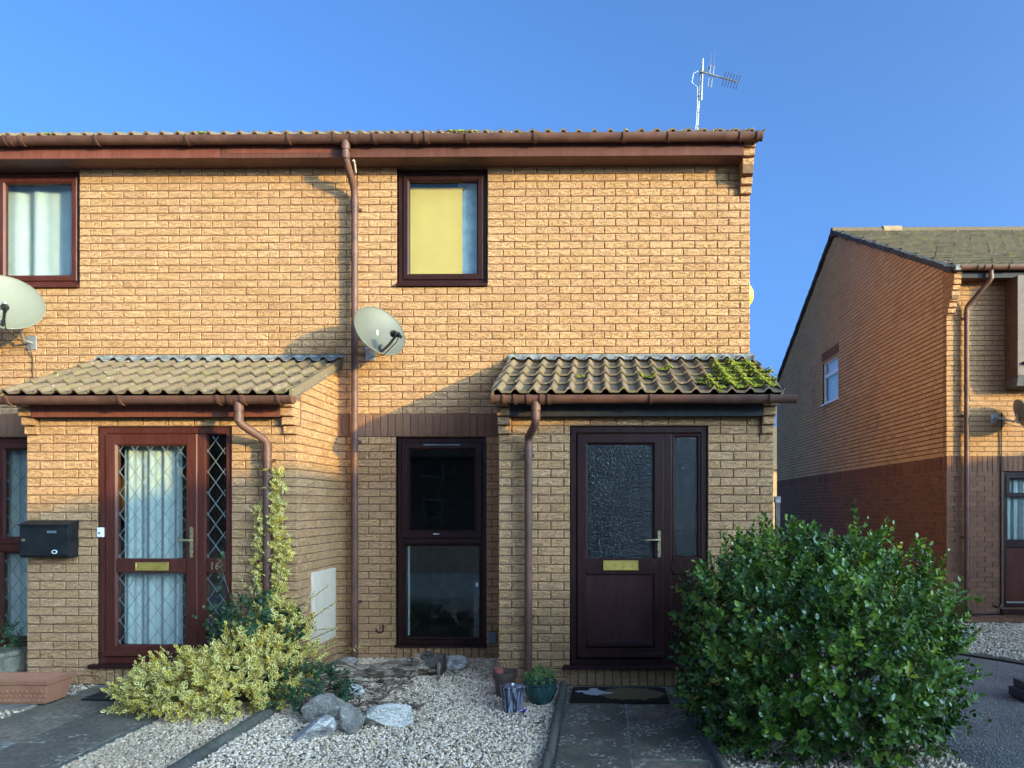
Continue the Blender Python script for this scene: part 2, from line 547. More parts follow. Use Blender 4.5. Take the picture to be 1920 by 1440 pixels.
# ------------------------------------------------------------------ mesh helpers
class MB:
    def __init__(s):
        s.v, s.f = [], []

    def add(s, vs, fs):
        b = len(s.v)
        s.v += [tuple(v) for v in vs]
        s.f += [tuple(b + i for i in f) for f in fs]
        return s

    def box(s, x0, x1, y0, y1, z0, z1):
        return s.add([(x0, y0, z0), (x1, y0, z0), (x1, y1, z0), (x0, y1, z0), (x0, y0, z1), (x1, y0, z1), (x1, y1, z1), (x0, y1, z1)],
                     [(0, 3, 2, 1), (4, 5, 6, 7), (0, 1, 5, 4), (1, 2, 6, 5), (2, 3, 7, 6), (3, 0, 4, 7)])

    def ring(s, x0, x1, z0, z1, prof):
        """mitred frame: profile points (inset, y) swept round a rectangle in the xz plane"""
        vs = []
        for d, y in prof:
            vs += [(x0 + d, y, z0 + d), (x1 - d, y, z0 + d), (x1 - d, y, z1 - d), (x0 + d, y, z1 - d)]
        fs = []
        for i in range(len(prof) - 1):
            for c in range(4):
                e = (c + 1) % 4
                fs.append((i * 4 + c, i * 4 + e, i * 4 + 4 + e, i * 4 + 4 + c))
        return s.add(vs, fs)

    def frame(s, x0, x1, z0, z1, w, y, d=0.06, ch=0.010):
        return s.ring(x0, x1, z0, z1, [(0, y + d), (0, y + ch * .5), (ch * .5, y), (w - ch, y), (w, y + ch), (w, y + d), (0, y + d)])

    def tube(s, pts, r, n=12, caps=True):
        pts = [Vector(p) for p in pts]
        rs = r if isinstance(r, (list, tuple)) else [r] * len(pts)
        up = None
        vs = []
        for i, p in enumerate(pts):
            a = pts[max(i - 1, 0)]
            b = pts[min(i + 1, len(pts) - 1)]
            t = (b - a).normalized()
            if up is None:
                up = Vector((0, 0, 1)) if abs(t.z) < 0.9 else Vector((0, 1, 0))
            x = t.cross(up)
            if x.length < 1e-5:
                x = t.orthogonal()
            x.normalize()
            y = x.cross(t).normalized()
            up = y
            for k in range(n):
                an = 2 * math.pi * k / n
                vs.append(p + (x * math.cos(an) + y * math.sin(an)) * rs[i])
        fs = []
        for i in range(len(pts) - 1):
            for k in range(n):
                e = (k + 1) % n
                fs.append((i * n + k, i * n + e, i * n + n + e, i * n + n + k))
        if caps:
            fs.append(tuple(range(n - 1, -1, -1)))
            fs.append(tuple((len(pts) - 1) * n + k for k in range(n)))
        return s.add(vs, fs)

    def lathe(s, prof, n=28, c=(0, 0, 0), sq=0.0):
        vs = []
        for r, z in prof:
            for k in range(n):
                an = 2 * math.pi * k / n
                vs.append((c[0] + r * math.cos(an), c[1] + r * math.sin(an), c[2] + z))
        fs = []
        for i in range(len(prof) - 1):
            for k in range(n):
                e = (k + 1) % n
                fs.append((i * n + k, i * n + e, i * n + n + e, i * n + n + k))
        fs.append(tuple(range(n)))
        fs.append(tuple((len(prof) - 1) * n + k for k in range(n)))
        return s.add(vs, fs)

    def extr(s, poly, axis, a0, a1):
        """extrude a 2d polygon along x ('x': poly in yz) or y ('y': poly in xz) or z ('z': poly in xy)"""
        n = len(poly)
        vs = []
        for a in (a0, a1):
            for p, q in poly:
                vs.append({'x': (a, p, q), 'y': (p, a, q), 'z': (p, q, a)}[axis])
        fs = [tuple(range(n)), tuple(range(2 * n - 1, n - 1, -1))]
        for i in range(n):
            j = (i + 1) % n
            fs.append((i, j, n + j, n + i))
        return s.add(vs, fs)

    def build(s, name, mat, parent=None, smooth=False, bevel=0.0, recalc=True):
        me = bpy.data.meshes.new(name)
        me.from_pydata(s.v, [], s.f)
        if recalc and len(s.f) < 60000:
            bm = bmesh.new()
            bm.from_mesh(me)
            bmesh.ops.recalc_face_normals(bm, faces=bm.faces)
            bm.to_mesh(me)
            bm.free()
        me.materials.append(mat)
        o = bpy.data.objects.new(name, me)
        COL.objects.link(o)
        if smooth:
            me.polygons.foreach_set('use_smooth', [True] * len(me.polygons))
            me.set_sharp_from_angle(angle=math.radians(40))
        if bevel:
            b = o.modifiers.new('bevel', 'BEVEL')
            b.width = bevel
            b.segments = 2
            b.limit_method = 'ANGLE'
        adopt(o, parent)
        return o


def adopt(o, parent):
    if parent is None:
        return
    o.parent = parent
    if parent.get('_at') is not None:
        o.matrix_parent_inverse = Matrix.Translation(-Vector(parent['_at']))


def thing(name, label, cat, loc=(0, 0, 0), group=None):
    o = bpy.data.objects.new(name, None)
    COL.objects.link(o)
    o.location = loc
    o['label'] = label
    o['category'] = cat
    if group:
        o['group'] = group
    o['_at'] = list(loc)
    return o


def tag(o, label, cat, group=None):
    o['label'] = label
    o['category'] = cat
    if group:
        o['group'] = group
    return o


def struct(o):
    o['kind'] = 'structure'
    return o


def stuff(o):
    o['kind'] = 'stuff'
    return o


def rebase(o, loc):
    """move the origin of a one-mesh thing to its base"""
    o.data.transform(Matrix.Translation(-Vector(loc)))
    o.location = loc
    return o


def tri_mesh(name, V, F, mat, parent=None, attrs=None, smooth=False):
    me = bpy.data.meshes.new(name)
    V = np.ascontiguousarray(V, dtype=np.float32)
    F = np.ascontiguousarray(F, dtype=np.int32)
    k = F.shape[1]
    me.vertices.add(len(V))
    me.vertices.foreach_set('co', V.ravel())
    me.loops.add(F.size)
    me.loops.foreach_set('vertex_index', F.ravel())
    me.polygons.add(len(F))
    me.polygons.foreach_set('loop_start', np.arange(0, F.size, k, dtype=np.int32))
    if smooth:
        me.polygons.foreach_set('use_smooth', np.ones(len(F), dtype=bool))
    for an, av in (attrs or {}).items():
        a = me.attributes.new(an, 'FLOAT', 'POINT')
        a.data.foreach_set('value', np.ascontiguousarray(av, dtype=np.float32))
    me.update(calc_edges=True)
    me.validate()
    me.materials.append(mat)
    o = bpy.data.objects.new(name, me)
    COL.objects.link(o)
    adopt(o, parent)
    return o


def project(p):
    d = Vector(p) - CAM
    fx = Vector((-math.sin(YAW), math.cos(YAW), 0))
    rx = Vector((math.cos(YAW), math.sin(YAW), 0))
    dep = d.dot(fx)
    if dep < 0.2:
        return None
    return PX + FPX * d.dot(rx) / dep, PY - FPX * d.z / dep, dep


# ------------------------------------------------------------------ brickwork
def brick_geo(w, h, d, r, rough=0.0028):
    """one rock-faced brick: front uneven and chamfered, sides, no back"""
    c = 0.005
    nx = 4 if w > h else 2
    nz = 2 if w > h else 4
    cols = [i / (nx - 1) for i in range(nx)]
    rows = [j / (nz - 1) for j in range(nz)]
    v = []
    for j in rows:
        for i in cols:
            v.append((c + (w - 2 * c) * i + r.uniform(-.0015, .0015), -r.uniform(-rough * .6, rough), c + (h - 2 * c) * j + r.uniform(-.0015, .0015)))
    f = []
    for j in range(nz - 1):
        for i in range(nx - 1):
            a = j * nx + i
            f.append((a, a + 1, a + nx + 1, a + nx))
    per = [i for i in range(nx)] + [j * nx + nx - 1 for j in range(1, nz)] + [(nz - 1) * nx + i for i in range(nx - 2, -1, -1)] + [j * nx for j in range(nz - 2, 0, -1)]
    b = len(v)
    for q in per:
        x, y, z = v[q]
        ii, jj = q % nx, q // nx
        xx = 0 if ii == 0 else (w if ii == nx - 1 else x)
        zz = 0 if jj == 0 else (h if jj == nz - 1 else z)
        v.append((xx, 0.006 + r.uniform(-.001, .001), zz))
    n = len(per)
    for k in range(n):
        e = (k + 1) % n
        f.append((per[k], b + k, b + e, per[e]))
    bk = len(v)
    v += [(0, d, 0), (w, d, 0), (w, d, h), (0, d, h)]
    corner = [0, nx - 1, nx - 1 + nz - 1, 2 * (nx - 1) + nz - 1]
    for s in range(4):
        a = corner[s]
        e = corner[(s + 1) % 4] if s < 3 else n
        run = [b + (q % n) for q in range(a, e + 1)]
        f.append(tuple(run[::-1] + [bk + s, bk + (s + 1) % 4]))
    return v, f


def simple_brick(w, h, d, r):
    j = r.uniform(-.002, .002)
    return ([(0, j, 0), (w, j, 0), (w, j, h), (0, j, h), (0, d, 0), (w, d, 0), (w, d, h), (0, d, h)],
            [(0, 1, 2, 3), (0, 4, 5, 1), (1, 5, 6, 2), (2, 6, 7, 3), (3, 7, 4, 0)])


def lay(u0, u1, z0, n, holes=(), par=0, course=0.075, pitch=0.225, h=0.0670, shift=0.0):
    out = []
    for k in range(n):
        z = z0 + k * course
        zm = z + course / 2
        segs = [(u0, u1)]
        for (a, b, c, d) in holes:
            if c < zm < d:
                ns = []
                for (s, e) in segs:
                    if b <= s or a >= e:
                        ns.append((s, e))
                    else:
                        if a > s:
                            ns.append((s, a))
                        if b < e:
                            ns.append((b, e))
                segs = ns
        off = ((k + par) % 2) * pitch / 2 + shift
        for (s, e) in segs:
            if e - s < 0.02:
                continue
            m0 = math.floor((s - u0 - off) / pitch)
            br = []
            m = m0
            while True:
                q = u0 + off + m * pitch
                if q > e - 0.045:
                    break
                if q > s + 0.045:
                    br.append(q)
                m += 1
            ed = [s] + br + [e]
            for i in range(len(ed) - 1):
                a = ed[i] + (0.004 if i > 0 else 0.0)
                b = ed[i + 1] - (0.004 if i < len(ed) - 2 else 0.0)
                out.append((a, z + 0.004, b - a, h))
    return out


def soldiers(u0, u1, z0, z1):
    n = max(1, round((u1 - u0) / 0.075))
    p = (u1 - u0) / n
    return [(u0 + i * p + 0.005, z0 + 0.004, p - 0.010, z1 - z0 - 0.008) for i in range(n)]


class Wall:
    """a plane of bricks: origin o, rotation rz (0 faces -y, +90 faces +x, -90 faces -x)"""

    def __init__(s, house, name, o, rz, core_mat):
        s.house, s.name, s.o, s.rz, s.cm = house, name, Vector(o), math.radians(rz), core_mat
        s.R = Matrix.Rotation(s.rz, 4, 'Z')
        s.items = []
        s.holes = []
        s.core = MB()

    def W(s, u, d, z):
        return s.o + (s.R @ Vector((u, d, z)))

    def panel(s, u0, u1, z0, z1, holes=(), depth=0.11, d0=0.0085, topf=None):
        us = sorted({u0, u1, *[min(max(x, u0), u1) for h in holes for x in h[:2]]})
        zs = sorted({z0, z1, *[min(max(x, z0), z1) for h in holes for x in h[2:]]})
        for i in range(len(us) - 1):
            for j in range(len(zs) - 1):
                um, zm = (us[i] + us[i + 1]) / 2, (zs[j] + zs[j + 1]) / 2
                if any(a < um < b and c < zm < d for a, b, c, d in holes):
                    continue
                m = MB().box(us[i], us[i + 1], d0, depth, zs[j], zs[j + 1])
                s.core.add([s.W(*p) for p in m.v], m.f)

    def poly(s, pts, depth=0.11, d0=0.0085):
        m = MB().extr(pts, 'y', d0, depth)
        s.core.add([s.W(*p) for p in m.v], m.f)

    def bricks(s, lst, mat, d=0.1025, simple=False, topf=None, offs=0.0):
        for (u, z, w, h) in lst:
            if topf is not None:
                if z + 0.02 > max(topf(u), topf(u + w)):
                    continue
            s.items.append((u, z, w, h, d, mat, simple, topf, offs))

    def finish(s, budget, individual=True, exclude=None):
        wall = s.core.build(s.name, s.cm, s.house)
        s.wall = wall
        cand = []
        rest = []
        for it in s.items:
            u, z, w, h, d, mat, simple, topf, offs = it
            pr = project(s.W(u + w / 2, 0, z + h / 2))
            ok = individual and pr and -10 < pr[0] < 1930 and -10 < pr[1] < 1450
            if ok and topf is not None and z + h > min(topf(u), topf(u + w)):
                ok = False
            if ok and exclude and exclude(pr[0], pr[1]):
                ok = False
            if ok:
                cand.append((pr[2], it))
            else:
                rest.append(it)
        return wall, cand, rest


_bcache = {}


def brick_mesh(w, h, d, mat, simple):
    key = (round(w, 3), round(h, 3), round(d, 3), mat.name, simple, rnd.randrange(6))
    if key not in _bcache:
        v, f = simple_brick(w, h, d, rnd) if simple else brick_geo(w, h, d, rnd)
        me = bpy.data.meshes.new('brick')
        me.from_pydata(v, [], f)
        me.materials.append(mat)
        _bcache[key] = me
    return _bcache[key]


def realise(walls, limit=300, excl=None):
    allc = []
    data = []
    for w, ind in walls:
        wall, cand, rest = w.finish(limit, ind, excl)
        data.append((w, wall, rest))
        allc += [(dist, id(w), i, w, wall, it) for i, (dist, it) in enumerate(cand)]
    allc.sort(key=lambda t: t[0])
    for q, (dist, _, _, w, wall, it) in enumerate(allc):
        if q < limit:
            u, z, bw, h, d, mat, simple, topf, offs = it
            o = bpy.data.objects.new('brick', brick_mesh(bw, h, d, mat, simple))
            COL.objects.link(o)
            o.parent = wall
            o.location = w.W(u, offs + rnd.uniform(-.0012, .0012), z)
            o.rotation_euler = (0, 0, w.rz)
        else:
            for dd in data:
                if dd[0] is w:
                    dd[2].append(it)
    for w, wall, rest in data:
        bym = {}
        for it in rest:
            bym.setdefault(it[5].name, []).append(it)
        for mn, its in bym.items():
            mb = MB()
            for (u, z, bw, h, d, mat, simple, topf, offs) in its:
                v, f = simple_brick(bw, h, d, rnd) if simple else brick_geo(bw, h, d, rnd)
                dj = offs + rnd.uniform(-.0012, .0012)
                vv = []
                for x, y, zz in v:
                    uu, zc = u + x, z + zz
                    if topf is not None:
                        zc = max(min(zc, topf(uu) - 0.004), z)
                    vv.append(w.W(uu, y + dj, zc))
                mb.add(vv, f)
            stuff(mb.build('brickwork', its[0][5], wall, recalc=False))


# ------------------------------------------------------------------ roof tiles
def tile_prof(n=41, width=0.30, over=0.028):
    xs = np.linspace(0, width + over, n)
    hs = []
    for x in xs:
        h = 0
        for c in (0.045, 0.195, 0.345):
            t = abs(x - c)
            if t < 0.038:
                h = 0.036 * (0.5 + 0.5 * math.cos(math.pi * t / 0.038)) ** 0.62
        hs.append(h)
    return list(zip(xs, hs))


def make_tile(L=0.40, th=0.015):
    pr = tile_prof()
    n = len(pr)
    v, f = [], []
    for (y, dz) in ((0, 0), (L, 0)):
        for (x, h) in pr:
            v.append((x, y, h + th + dz))
    for (y, dz) in ((0, 0), (L, 0)):
        for (x, h) in pr:
            v.append((x, y, h * 0.9 + dz))
    for i in range(n - 1):
        f.append((i, i + 1, n + i + 1, n + i))
        f.append((2 * n + i + 1, 2 * n + i, 3 * n + i, 3 * n + i + 1))
        f.append((i + 1, i, 2 * n + i, 2 * n + i + 1))
    f.append((0, n, 3 * n, 2 * n))
    f.append((n - 1, 2 * n + n - 1, 3 * n + n - 1, 2 * n - 1))
    me = bpy.data.meshes.new('roof_tile')
    me.from_pydata(v, [], f)
    me.materials.append(M['tile'])
    me.polygons.foreach_set('use_smooth', [True] * len(me.polygons))
    me.set_sharp_from_angle(angle=math.radians(45))
    return me, v, f


TILE_ME, TILE_V, TILE_F = make_tile()


def make_flat_tile(L=0.40, th=0.030):
    n = 13
    pr = [((0.30 + .01) * i / (n - 1), 0.012 * (0.5 + 0.5 * math.cos(6.2832 * 2 * i / (n - 1)))) for i in range(n)]
    v, f = [], []
    for (y, t) in ((0, th), (L, .012)):
        v += [(x, y, h + t) for x, h in pr]
    for (y, t) in ((0, 0.0), (L, 0.0)):
        v += [(x, y, h * .5) for x, h in pr]
    for i in range(n - 1):
        f += [(i, i + 1, n + i + 1, n + i), (i + 1, i, 2 * n + i, 2 * n + i + 1)]
    f += [(0, n, 3 * n, 2 * n), (n - 1, 3 * n - 1, 4 * n - 1, 2 * n - 1)]
    me = bpy.data.meshes.new('roof_tile')
    me.from_pydata(v, [], f)
    me.materials.append(M['tile_grey'])
    return me, v, f


FLAT_ME, FLAT_V, FLAT_F = make_flat_tile()


def tiles(parent, origin, slope, ncol, nrow, gauge=0.33, rz=0.0, obj_rows=99, name='roof_tile', maxobj=300, flat=False):
    """rows of double-roll tiles going up-slope (+y when rz=0) from the eave-left corner"""
    X = Vector((math.cos(rz), math.sin(rz), 0))
    Yh = Vector((-math.sin(rz), math.cos(rz), 0))
    ca, sa = math.cos(slope), math.sin(slope)
    Y = Yh * ca + Vector((0, 0, sa))
    N = -Yh * sa + Vector((0, 0, ca))
    rest = MB()
    cnt = 0
    for r in range(nrow):
        for c in range(ncol):
            tilt = 0.030 / 0.40 + rnd.uniform(-.006, .006)
            Yt = (Y * math.cos(tilt) - N * math.sin(tilt)).normalized()
            Nt = (N * math.cos(tilt) + Y * math.sin(tilt)).normalized()
            p = Vector(origin) + X * (c * 0.30 + rnd.uniform(-.003, .003) + ((r % 2) * .15 if flat else 0)) + Y * (r * gauge + rnd.uniform(-.006, .006)) + N * (0.032 + rnd.uniform(-.002, .002))
            mt = Matrix((X, Yt, Nt)).transposed().to_4x4()
            mt.translation = p
            if r < obj_rows and cnt < maxobj:
                o = bpy.data.objects.new(name, FLAT_ME if flat else TILE_ME)
                COL.objects.link(o)
                o.parent = parent
                o.matrix_local = mt
                cnt += 1
            else:
                rest.add([mt @ Vector(v) for v in (FLAT_V if flat else TILE_V)], FLAT_F if flat else TILE_F)
    if rest.v:
        o = rest.build('tile_field', M['tile'], parent, smooth=True, recalc=False)
        stuff(o)


def gutter(house, x0, x1, y, z, mat, r=0.058, brackets=(), unions=(), rz=0):
    """half-round gutter along x, lip at z, centre line at y"""
    mb = MB()
    n = 12
    prof = []
    for k in range(n + 1):
        a = math.pi + math.pi * k / n
        prof.append((y + r * math.cos(a), z + r * math.sin(a) * 1.12))
    for k in range(n, -1, -1):
        a = math.pi + math.pi * k / n
        prof.append((y + (r - .005) * math.cos(a), z + (r - .005) * math.sin(a) * 1.12))
    mb.extr(prof, 'x', x0, x1)
    # stop ends
    for xe in (x0, x1):
        half = [(y + (r + .002) * math.cos(math.pi + math.pi * k / n), z + (r + .002) * math.sin(math.pi + math.pi * k / n) * 1.12) for k in range(n + 1)]
        mb.extr(half, 'x', xe - 0.012, xe + 0.004)
    g = mb.build('gutter', mat, house, smooth=True)
    def band(nm, xa, w, e):
        p2 = []
        for k in range(n + 1):
            a = math.pi + math.pi * k / n
            p2.append((y + (r + e) * math.cos(a), z + .003 + (r + e) * math.sin(a) * 1.12))
        for k in range(n, -1, -1):
            a = math.pi + math.pi * k / n
            p2.append((y + (r + .001) * math.cos(a), z + (r + .001) * math.sin(a) * 1.12))
        m = MB().extr(p2, 'x', xa - w / 2, xa + w / 2)
        # arm back to the fascia board
        m.box(xa - w / 2, xa + w / 2, y + r - .002, y + r + .035, z - 0.045, z - 0.005)
        m.build(nm, mat, g, smooth=True)
    for b in brackets:
        band('bracket', b, 0.024, 0.012)
    for u in unions:
        band('union', u - 0.055, 0.034, 0.011)
        band('union', u + 0.055, 0.034, 0.011)
    return g


def downpipe(house, pts, mat, r=0.034, collars=(), clips=()):
    """round pipe along the points, bends rounded"""
    P = [Vector(p) for p in pts]
    path = [P[0]]
    for i in range(1, len(P) - 1):
        a, b, c = P[i - 1], P[i], P[i + 1]
        da, dc = (a - b), (c - b)
        q = min(0.05, da.length * .45, dc.length * .45)
        s, e = b + da.normalized() * q, b + dc.normalized() * q
        for t in (0, .25, .5, .75, 1):
            path.append(s * (1 - t) ** 2 + b * 2 * t * (1 - t) + e * t * t)
    path.append(P[-1])
    pipe = MB().tube(path, r, 16).build('downpipe', mat, house, smooth=True)
    for c in collars:
        c = Vector(c)
        MB().tube([c + Vector((0, 0, -.03)), c + Vector((0, 0, -.012)), c + Vector((0, 0, -.011)), c + Vector((0, 0, .012)), c + Vector((0, 0, .013)), c + Vector((0, 0, .035))],
                  [r + .004, r + .004, r + .007, r + .007, r + .004, r + .004], 16).build('pipe_collar', mat, pipe, smooth=True)
    for (c, yw) in clips:
        c = Vector(c)
        m = MB().tube([c + Vector((0, 0, -.012)), c + Vector((0, 0, .012))], r + .005, 16)
        m.box(c.x - .045, c.x + .045, yw - .012, yw - .001, c.z - .014, c.z + .014)
        m.box(c.x - .014, c.x + .014, min(c.y, yw), max(c.y, yw) - .002, c.z - .012, c.z + .012)
        m.build('pipe_clip', mat, pipe, smooth=True)
    return pipe


# ------------------------------------------------------------------ windows and doors
def pane(parent, x0, x1, z0, z1, y, mat, name='pane'):
    return MB().box(x0, x1, y, y + .006, z0, z1).build(name, mat, parent)


def curtain(parent, x0, x1, z0, z1, y, mat, waves, amp=0.02, name='curtain', sag=0.0):
    n = 90
    vs, fs = [], []
    r = random.Random(int(x0 * 100))
    ph = r.random() * 6
    for i in range(n + 1):
        t = i / n
        x = x0 + (x1 - x0) * t
        w = math.sin(t * waves * 6.283 + ph + 1.5 * math.sin(t * 5 + ph)) + .4 * math.sin(t * waves * 2.3 * 6.283)
        vs.append((x, y + amp * w * 0.5, z1 - sag * (0.5 + 0.5 * math.sin(t * 9 + ph)) ** 2))
        vs.append((x, y + amp * w * 1.1, z0))
    for i in range(n):
        fs.append((2 * i, 2 * i + 1, 2 * i + 3, 2 * i + 2))
    return MB().add(vs, fs).build(name, mat, parent, smooth=True, recalc=False)


def leadwork(parent, x0, x1, z0, z1, y, dw=0.134, dh=0.184, w=0.0031):
    """diamond lead cames clipped to the pane"""
    mb = MB()
    slope = dh / dw
    def clip(a, b):
        # a line z = b + a*x clipped to the rectangle
        pts = []
        for x in (x0, x1):
            z = a * x + b
            if z0 <= z <= z1:
                pts.append((x, z))
        for z in (z0, z1):
            x = (z - b) / a
            if x0 < x < x1:
                pts.append((x, z))
        if len(pts) >= 2:
            pts.sort()
            return pts[0], pts[-1]
    for sgn, yy in ((1, 0.0), (-1, 0.0012)):
        a = sgn * slope
        lo = min(z0 - a * x0, z0 - a * x1) - dh
        hi = max(z1 - a * x0, z1 - a * x1) + dh
        base = (z0 + .02) - a * (x0 + 0.01)
        k0 = math.floor((lo - base) / dh)
        k1 = math.ceil((hi - base) / dh)
        for k in range(k0, k1 + 1):
            c = clip(a, base + k * dh)
            if not c:
                continue
            (xa, za), (xb, zb) = c
            d = Vector((xb - xa, 0, zb - za))
            if d.length < 0.02:
                continue
            nrm = Vector((-d.z, 0, d.x)).normalized() * w
            p, q = Vector((xa, y - yy, za)), Vector((xb, y - yy, zb))
            f = Vector((0, -.0035, 0))
            mb.add([p - nrm, q - nrm, q + nrm, p + nrm, p - nrm * .5 + f, q - nrm * .5 + f, q + nrm * .5 + f, p + nrm * .5 + f],
                   [(4, 5, 6, 7), (0, 1, 5, 4), (1, 2, 6, 5), (2, 3, 7, 6), (3, 0, 4, 7)])
    return mb.build('lead_cames', M['came'], parent)


def lever_handle(parent, x, y, z0, z1, zl, mat, length=0.12):
    mb = MB()
    w = 0.0135
    pl = []
    for k in range(9):
        a = math.pi * k / 8
        pl.append((x + w * math.cos(a), z1 - w + w * math.sin(a)))
    for k in range(9):
        a = math.pi + math.pi * k / 8
        pl.append((x + w * math.cos(a), z0 + w + w * math.sin(a)))
    mb.extr(pl, 'y', y - .010, y)
    mb.tube([(x, y - .008, zl), (x, y - .045, zl)], .010, 12)
    mb.tube([(x + .004, y - .045, zl), (x - length * .3, y - .048, zl + .002), (x - length * .8, y - .047, zl), (x - length, y - .042, zl - .004)], [.0105, .010, .009, .006], 12)
    mb.tube([(x, y - .009, z0 + .05), (x, y - .016, z0 + .05)], .010, 12)
    return mb.build('handle', mat, parent, smooth=True)


def letter_plate(parent, x0, x1, z0, z1, y, mat):
    mb = MB()
    mb.frame(x0, x1, z0, z1, .010, y - .010, .010, .003)
    mb.extr([(x0 + .010, z0 + .010), (x1 - .010, z0 + .010), (x1 - .010, z1 - .010), (x0 + .010, z1 - .010)], 'y', y - .007, y)
    mb.box(x0 + .014, x1 - .014, y - .0105, y - .006, z0 + .013, z0 + .017)
    return mb.build('letter_plate', mat, parent, bevel=.0015)


# ================================================================== THE GROUND
def gz(x, y):
    if x < 2.2:
        return -0.03
    t = min(1, (x - 2.2) / 1.0)
    return -0.03 - t * 0.026 * max(0.0, min(7.0, y + 2.6))


mb = MB()
xs = [-400, -60, -20, 2.2, 2.5, 2.8, 3.2, 4, 5, 7, 10, 20, 60, 400]
ys = [-400, -60, -20, -8, -4, -2.6, -1.5, 0, 1.5, 3, 4.4, 8, 20, 60, 400]
for y in ys:
    for x in xs:
        mb.v.append((x, y, gz(x, y) - 0.03))
for j in range(len(ys) - 1):
    for i in range(len(xs) - 1):
        a = j * len(xs) + i
        mb.f.append((a, a + 1, a + len(xs) + 1, a + len(xs)))
struct(mb.build('ground', M['asphalt']))

mb = MB()
nx_, ny_ = 24, 40
for j in range(ny_ + 1):
    for i in range(nx_ + 1):
        x = 2.15 + 6.5 * i / nx_
        y = -7.0 + 11.0 * j / ny_
        mb.v.append((x, y, gz(x, y) + 0.012 * math.sin(x * 2.1 + y) * math.sin(y * 1.7) * 0.5))
for j in range(ny_):
    for i in range(nx_):
        a = j * (nx_ + 1) + i
        mb.f.append((a, a + 1, a + nx_ + 2, a + nx_ + 1))
struct(mb.build('driveway', M['asphalt'], smooth=True))

struct(MB().box(-9, 2.2, -5.2, 0.05, -0.2, -0.004).build('garden_soil', plain('grit_and_soil', (0.26, 0.22, 0.17), 1.0, var=0.3, scale=30, bump=0.6, bscale=50)))
# the pavement before the gardens, unseen, added pale to bounce light up
pav = struct(MB().box(-26, 26, -9.6, -5.2, -0.2, -0.006).build('bounce_pavement', plain('pale_bounce_concrete', (0.36, 0.34, 0.31), 0.95, var=0.15, scale=5, bump=0.4, bscale=60)))
struct(MB().box(-26, 26, -9.75, -9.6, -0.25, -0.003).build('kerb', M['stone_cast'], bevel=.02))


def paving(name, x0, x1, rows, cols, mat, z=0.018):
    base = struct(MB().box(x0, x1, rows[-1], rows[0], -0.06, 0.012).build(name, plain('sandy_joint', (0.24, 0.215, 0.17), 1.0, var=0.35, scale=20)))
    for j in range(len(rows) - 1):
        for i in range(len(cols) - 1):
            ya, yb = rows[j + 1] + .006, rows[j] - .006
            xa, xb = cols[i] + .006, cols[i + 1] - .006
            t = rnd.uniform(-.004, .004)
            m = MB()
            n = 5
            for jj in range(n + 1):
                for ii in range(n + 1):
                    u, v = ii / n, jj / n
                    ed = .004 if (ii in (0, n) or jj in (0, n)) else 0
                    m.v.append((xa + (xb - xa) * u + rnd.uniform(-.002, .002), ya + (yb - ya) * v + rnd.uniform(-.002, .002),
                                z + t - ed + (u - .5) * rnd.uniform(-.002, .002) + rnd.uniform(-.0012, .0012)))
            for jj in range(n):
                for ii in range(n):
                    a = jj * (n + 1) + ii
                    m.f.append((a, a + 1, a + n + 2, a + n + 1))
            # skirts
            ring_ = [i for i in range(n + 1)] + [(j2) * (n + 1) + n for j2 in range(1, n + 1)] + [n * (n + 1) + i for i in range(n - 1, -1, -1)] + [j2 * (n + 1) for j2 in range(n - 1, 0, -1)]
            b = len(m.v)
            for q in ring_:
                m.v.append((m.v[q][0], m.v[q][1], -0.02))
            for q in range(len(ring_)):
                e = (q + 1) % len(ring_)
                m.f.append((ring_[q], b + q, b + e, ring_[e]))
            m.build('paving_slab', mat, base, smooth=True)
    return base


paving('path', -0.27, 0.66, [-1.06, -1.55, -1.985, -2.9, -3.8, -4.7], [-0.27, 0.195, 0.66], M['slab'])
paving('path', -4.33, -3.24, [-1.06, -1.42, -2.02, -2.62, -3.22, -3.82, -4.42], [-4.33, -3.79, -3.24], M['slab_dark'])


def edging(name, x, y0, y1, L, h=0.06, w=0.055, lean=0.0):
    root = struct(MB().box(x - .02, x + .02, y1, y0, -0.1, -0.012).build(name, M['soil']))
    y = y0
    while y > y1 + .1:
        e = max(y - L + .006, y1)
        pr = []
        for k in range(9):
            a = math.pi * k / 8
            pr.append((w / 2 * math.cos(a), h - w / 2 + w / 2 * math.sin(a)))
        pr = [(w / 2, -.08)] + pr + [(-w / 2, -.08)]
        vs, fs = [], []
        steps = 12
        j = rnd.uniform(-.008, .008)
        for s_ in range(steps + 1):
            yy = y + (e - y) * s_ / steps
            for (px_, pz_) in pr:
                vs.append((x + j + px_ + lean * (yy - y0) + rnd.uniform(-.003, .003), yy, pz_ + rnd.uniform(-.003, .003)))
        n = len(pr)
        for s_ in range(steps):
            for k in range(n - 1):
                fs.append((s_ * n + k, s_ * n + k + 1, s_ * n + n + k + 1, s_ * n + n + k))
        fs += [tuple(range(n)), tuple(steps * n + k for k in range(n - 1, -1, -1))]
        MB().add(vs, fs).build('edging_stone', M['edging'], root, smooth=True)
        y = e - .008
    return root


edging('path_edging', -0.315, -1.03, -4.7, 0.62)
edging('path_edging', 0.715, -1.03, -4.7, 0.62)
edging('bed_edging', -2.47, -1.9, -4.4, 0.9, 0.055, 0.085)
edging('path_edging', -3.21, -1.9, -4.4, 0.9, 0.02, 0.05)


# gravel
ico = bmesh.new()
bmesh.ops.create_icosphere(ico, subdivisions=1, radius=1)
ICO_V = np.array([v.co[:] for v in ico.verts], dtype=np.float32)
ICO_F = np.array([[v.index for v in f.verts] for f in ico.faces], dtype=np.int32)
ico.free()


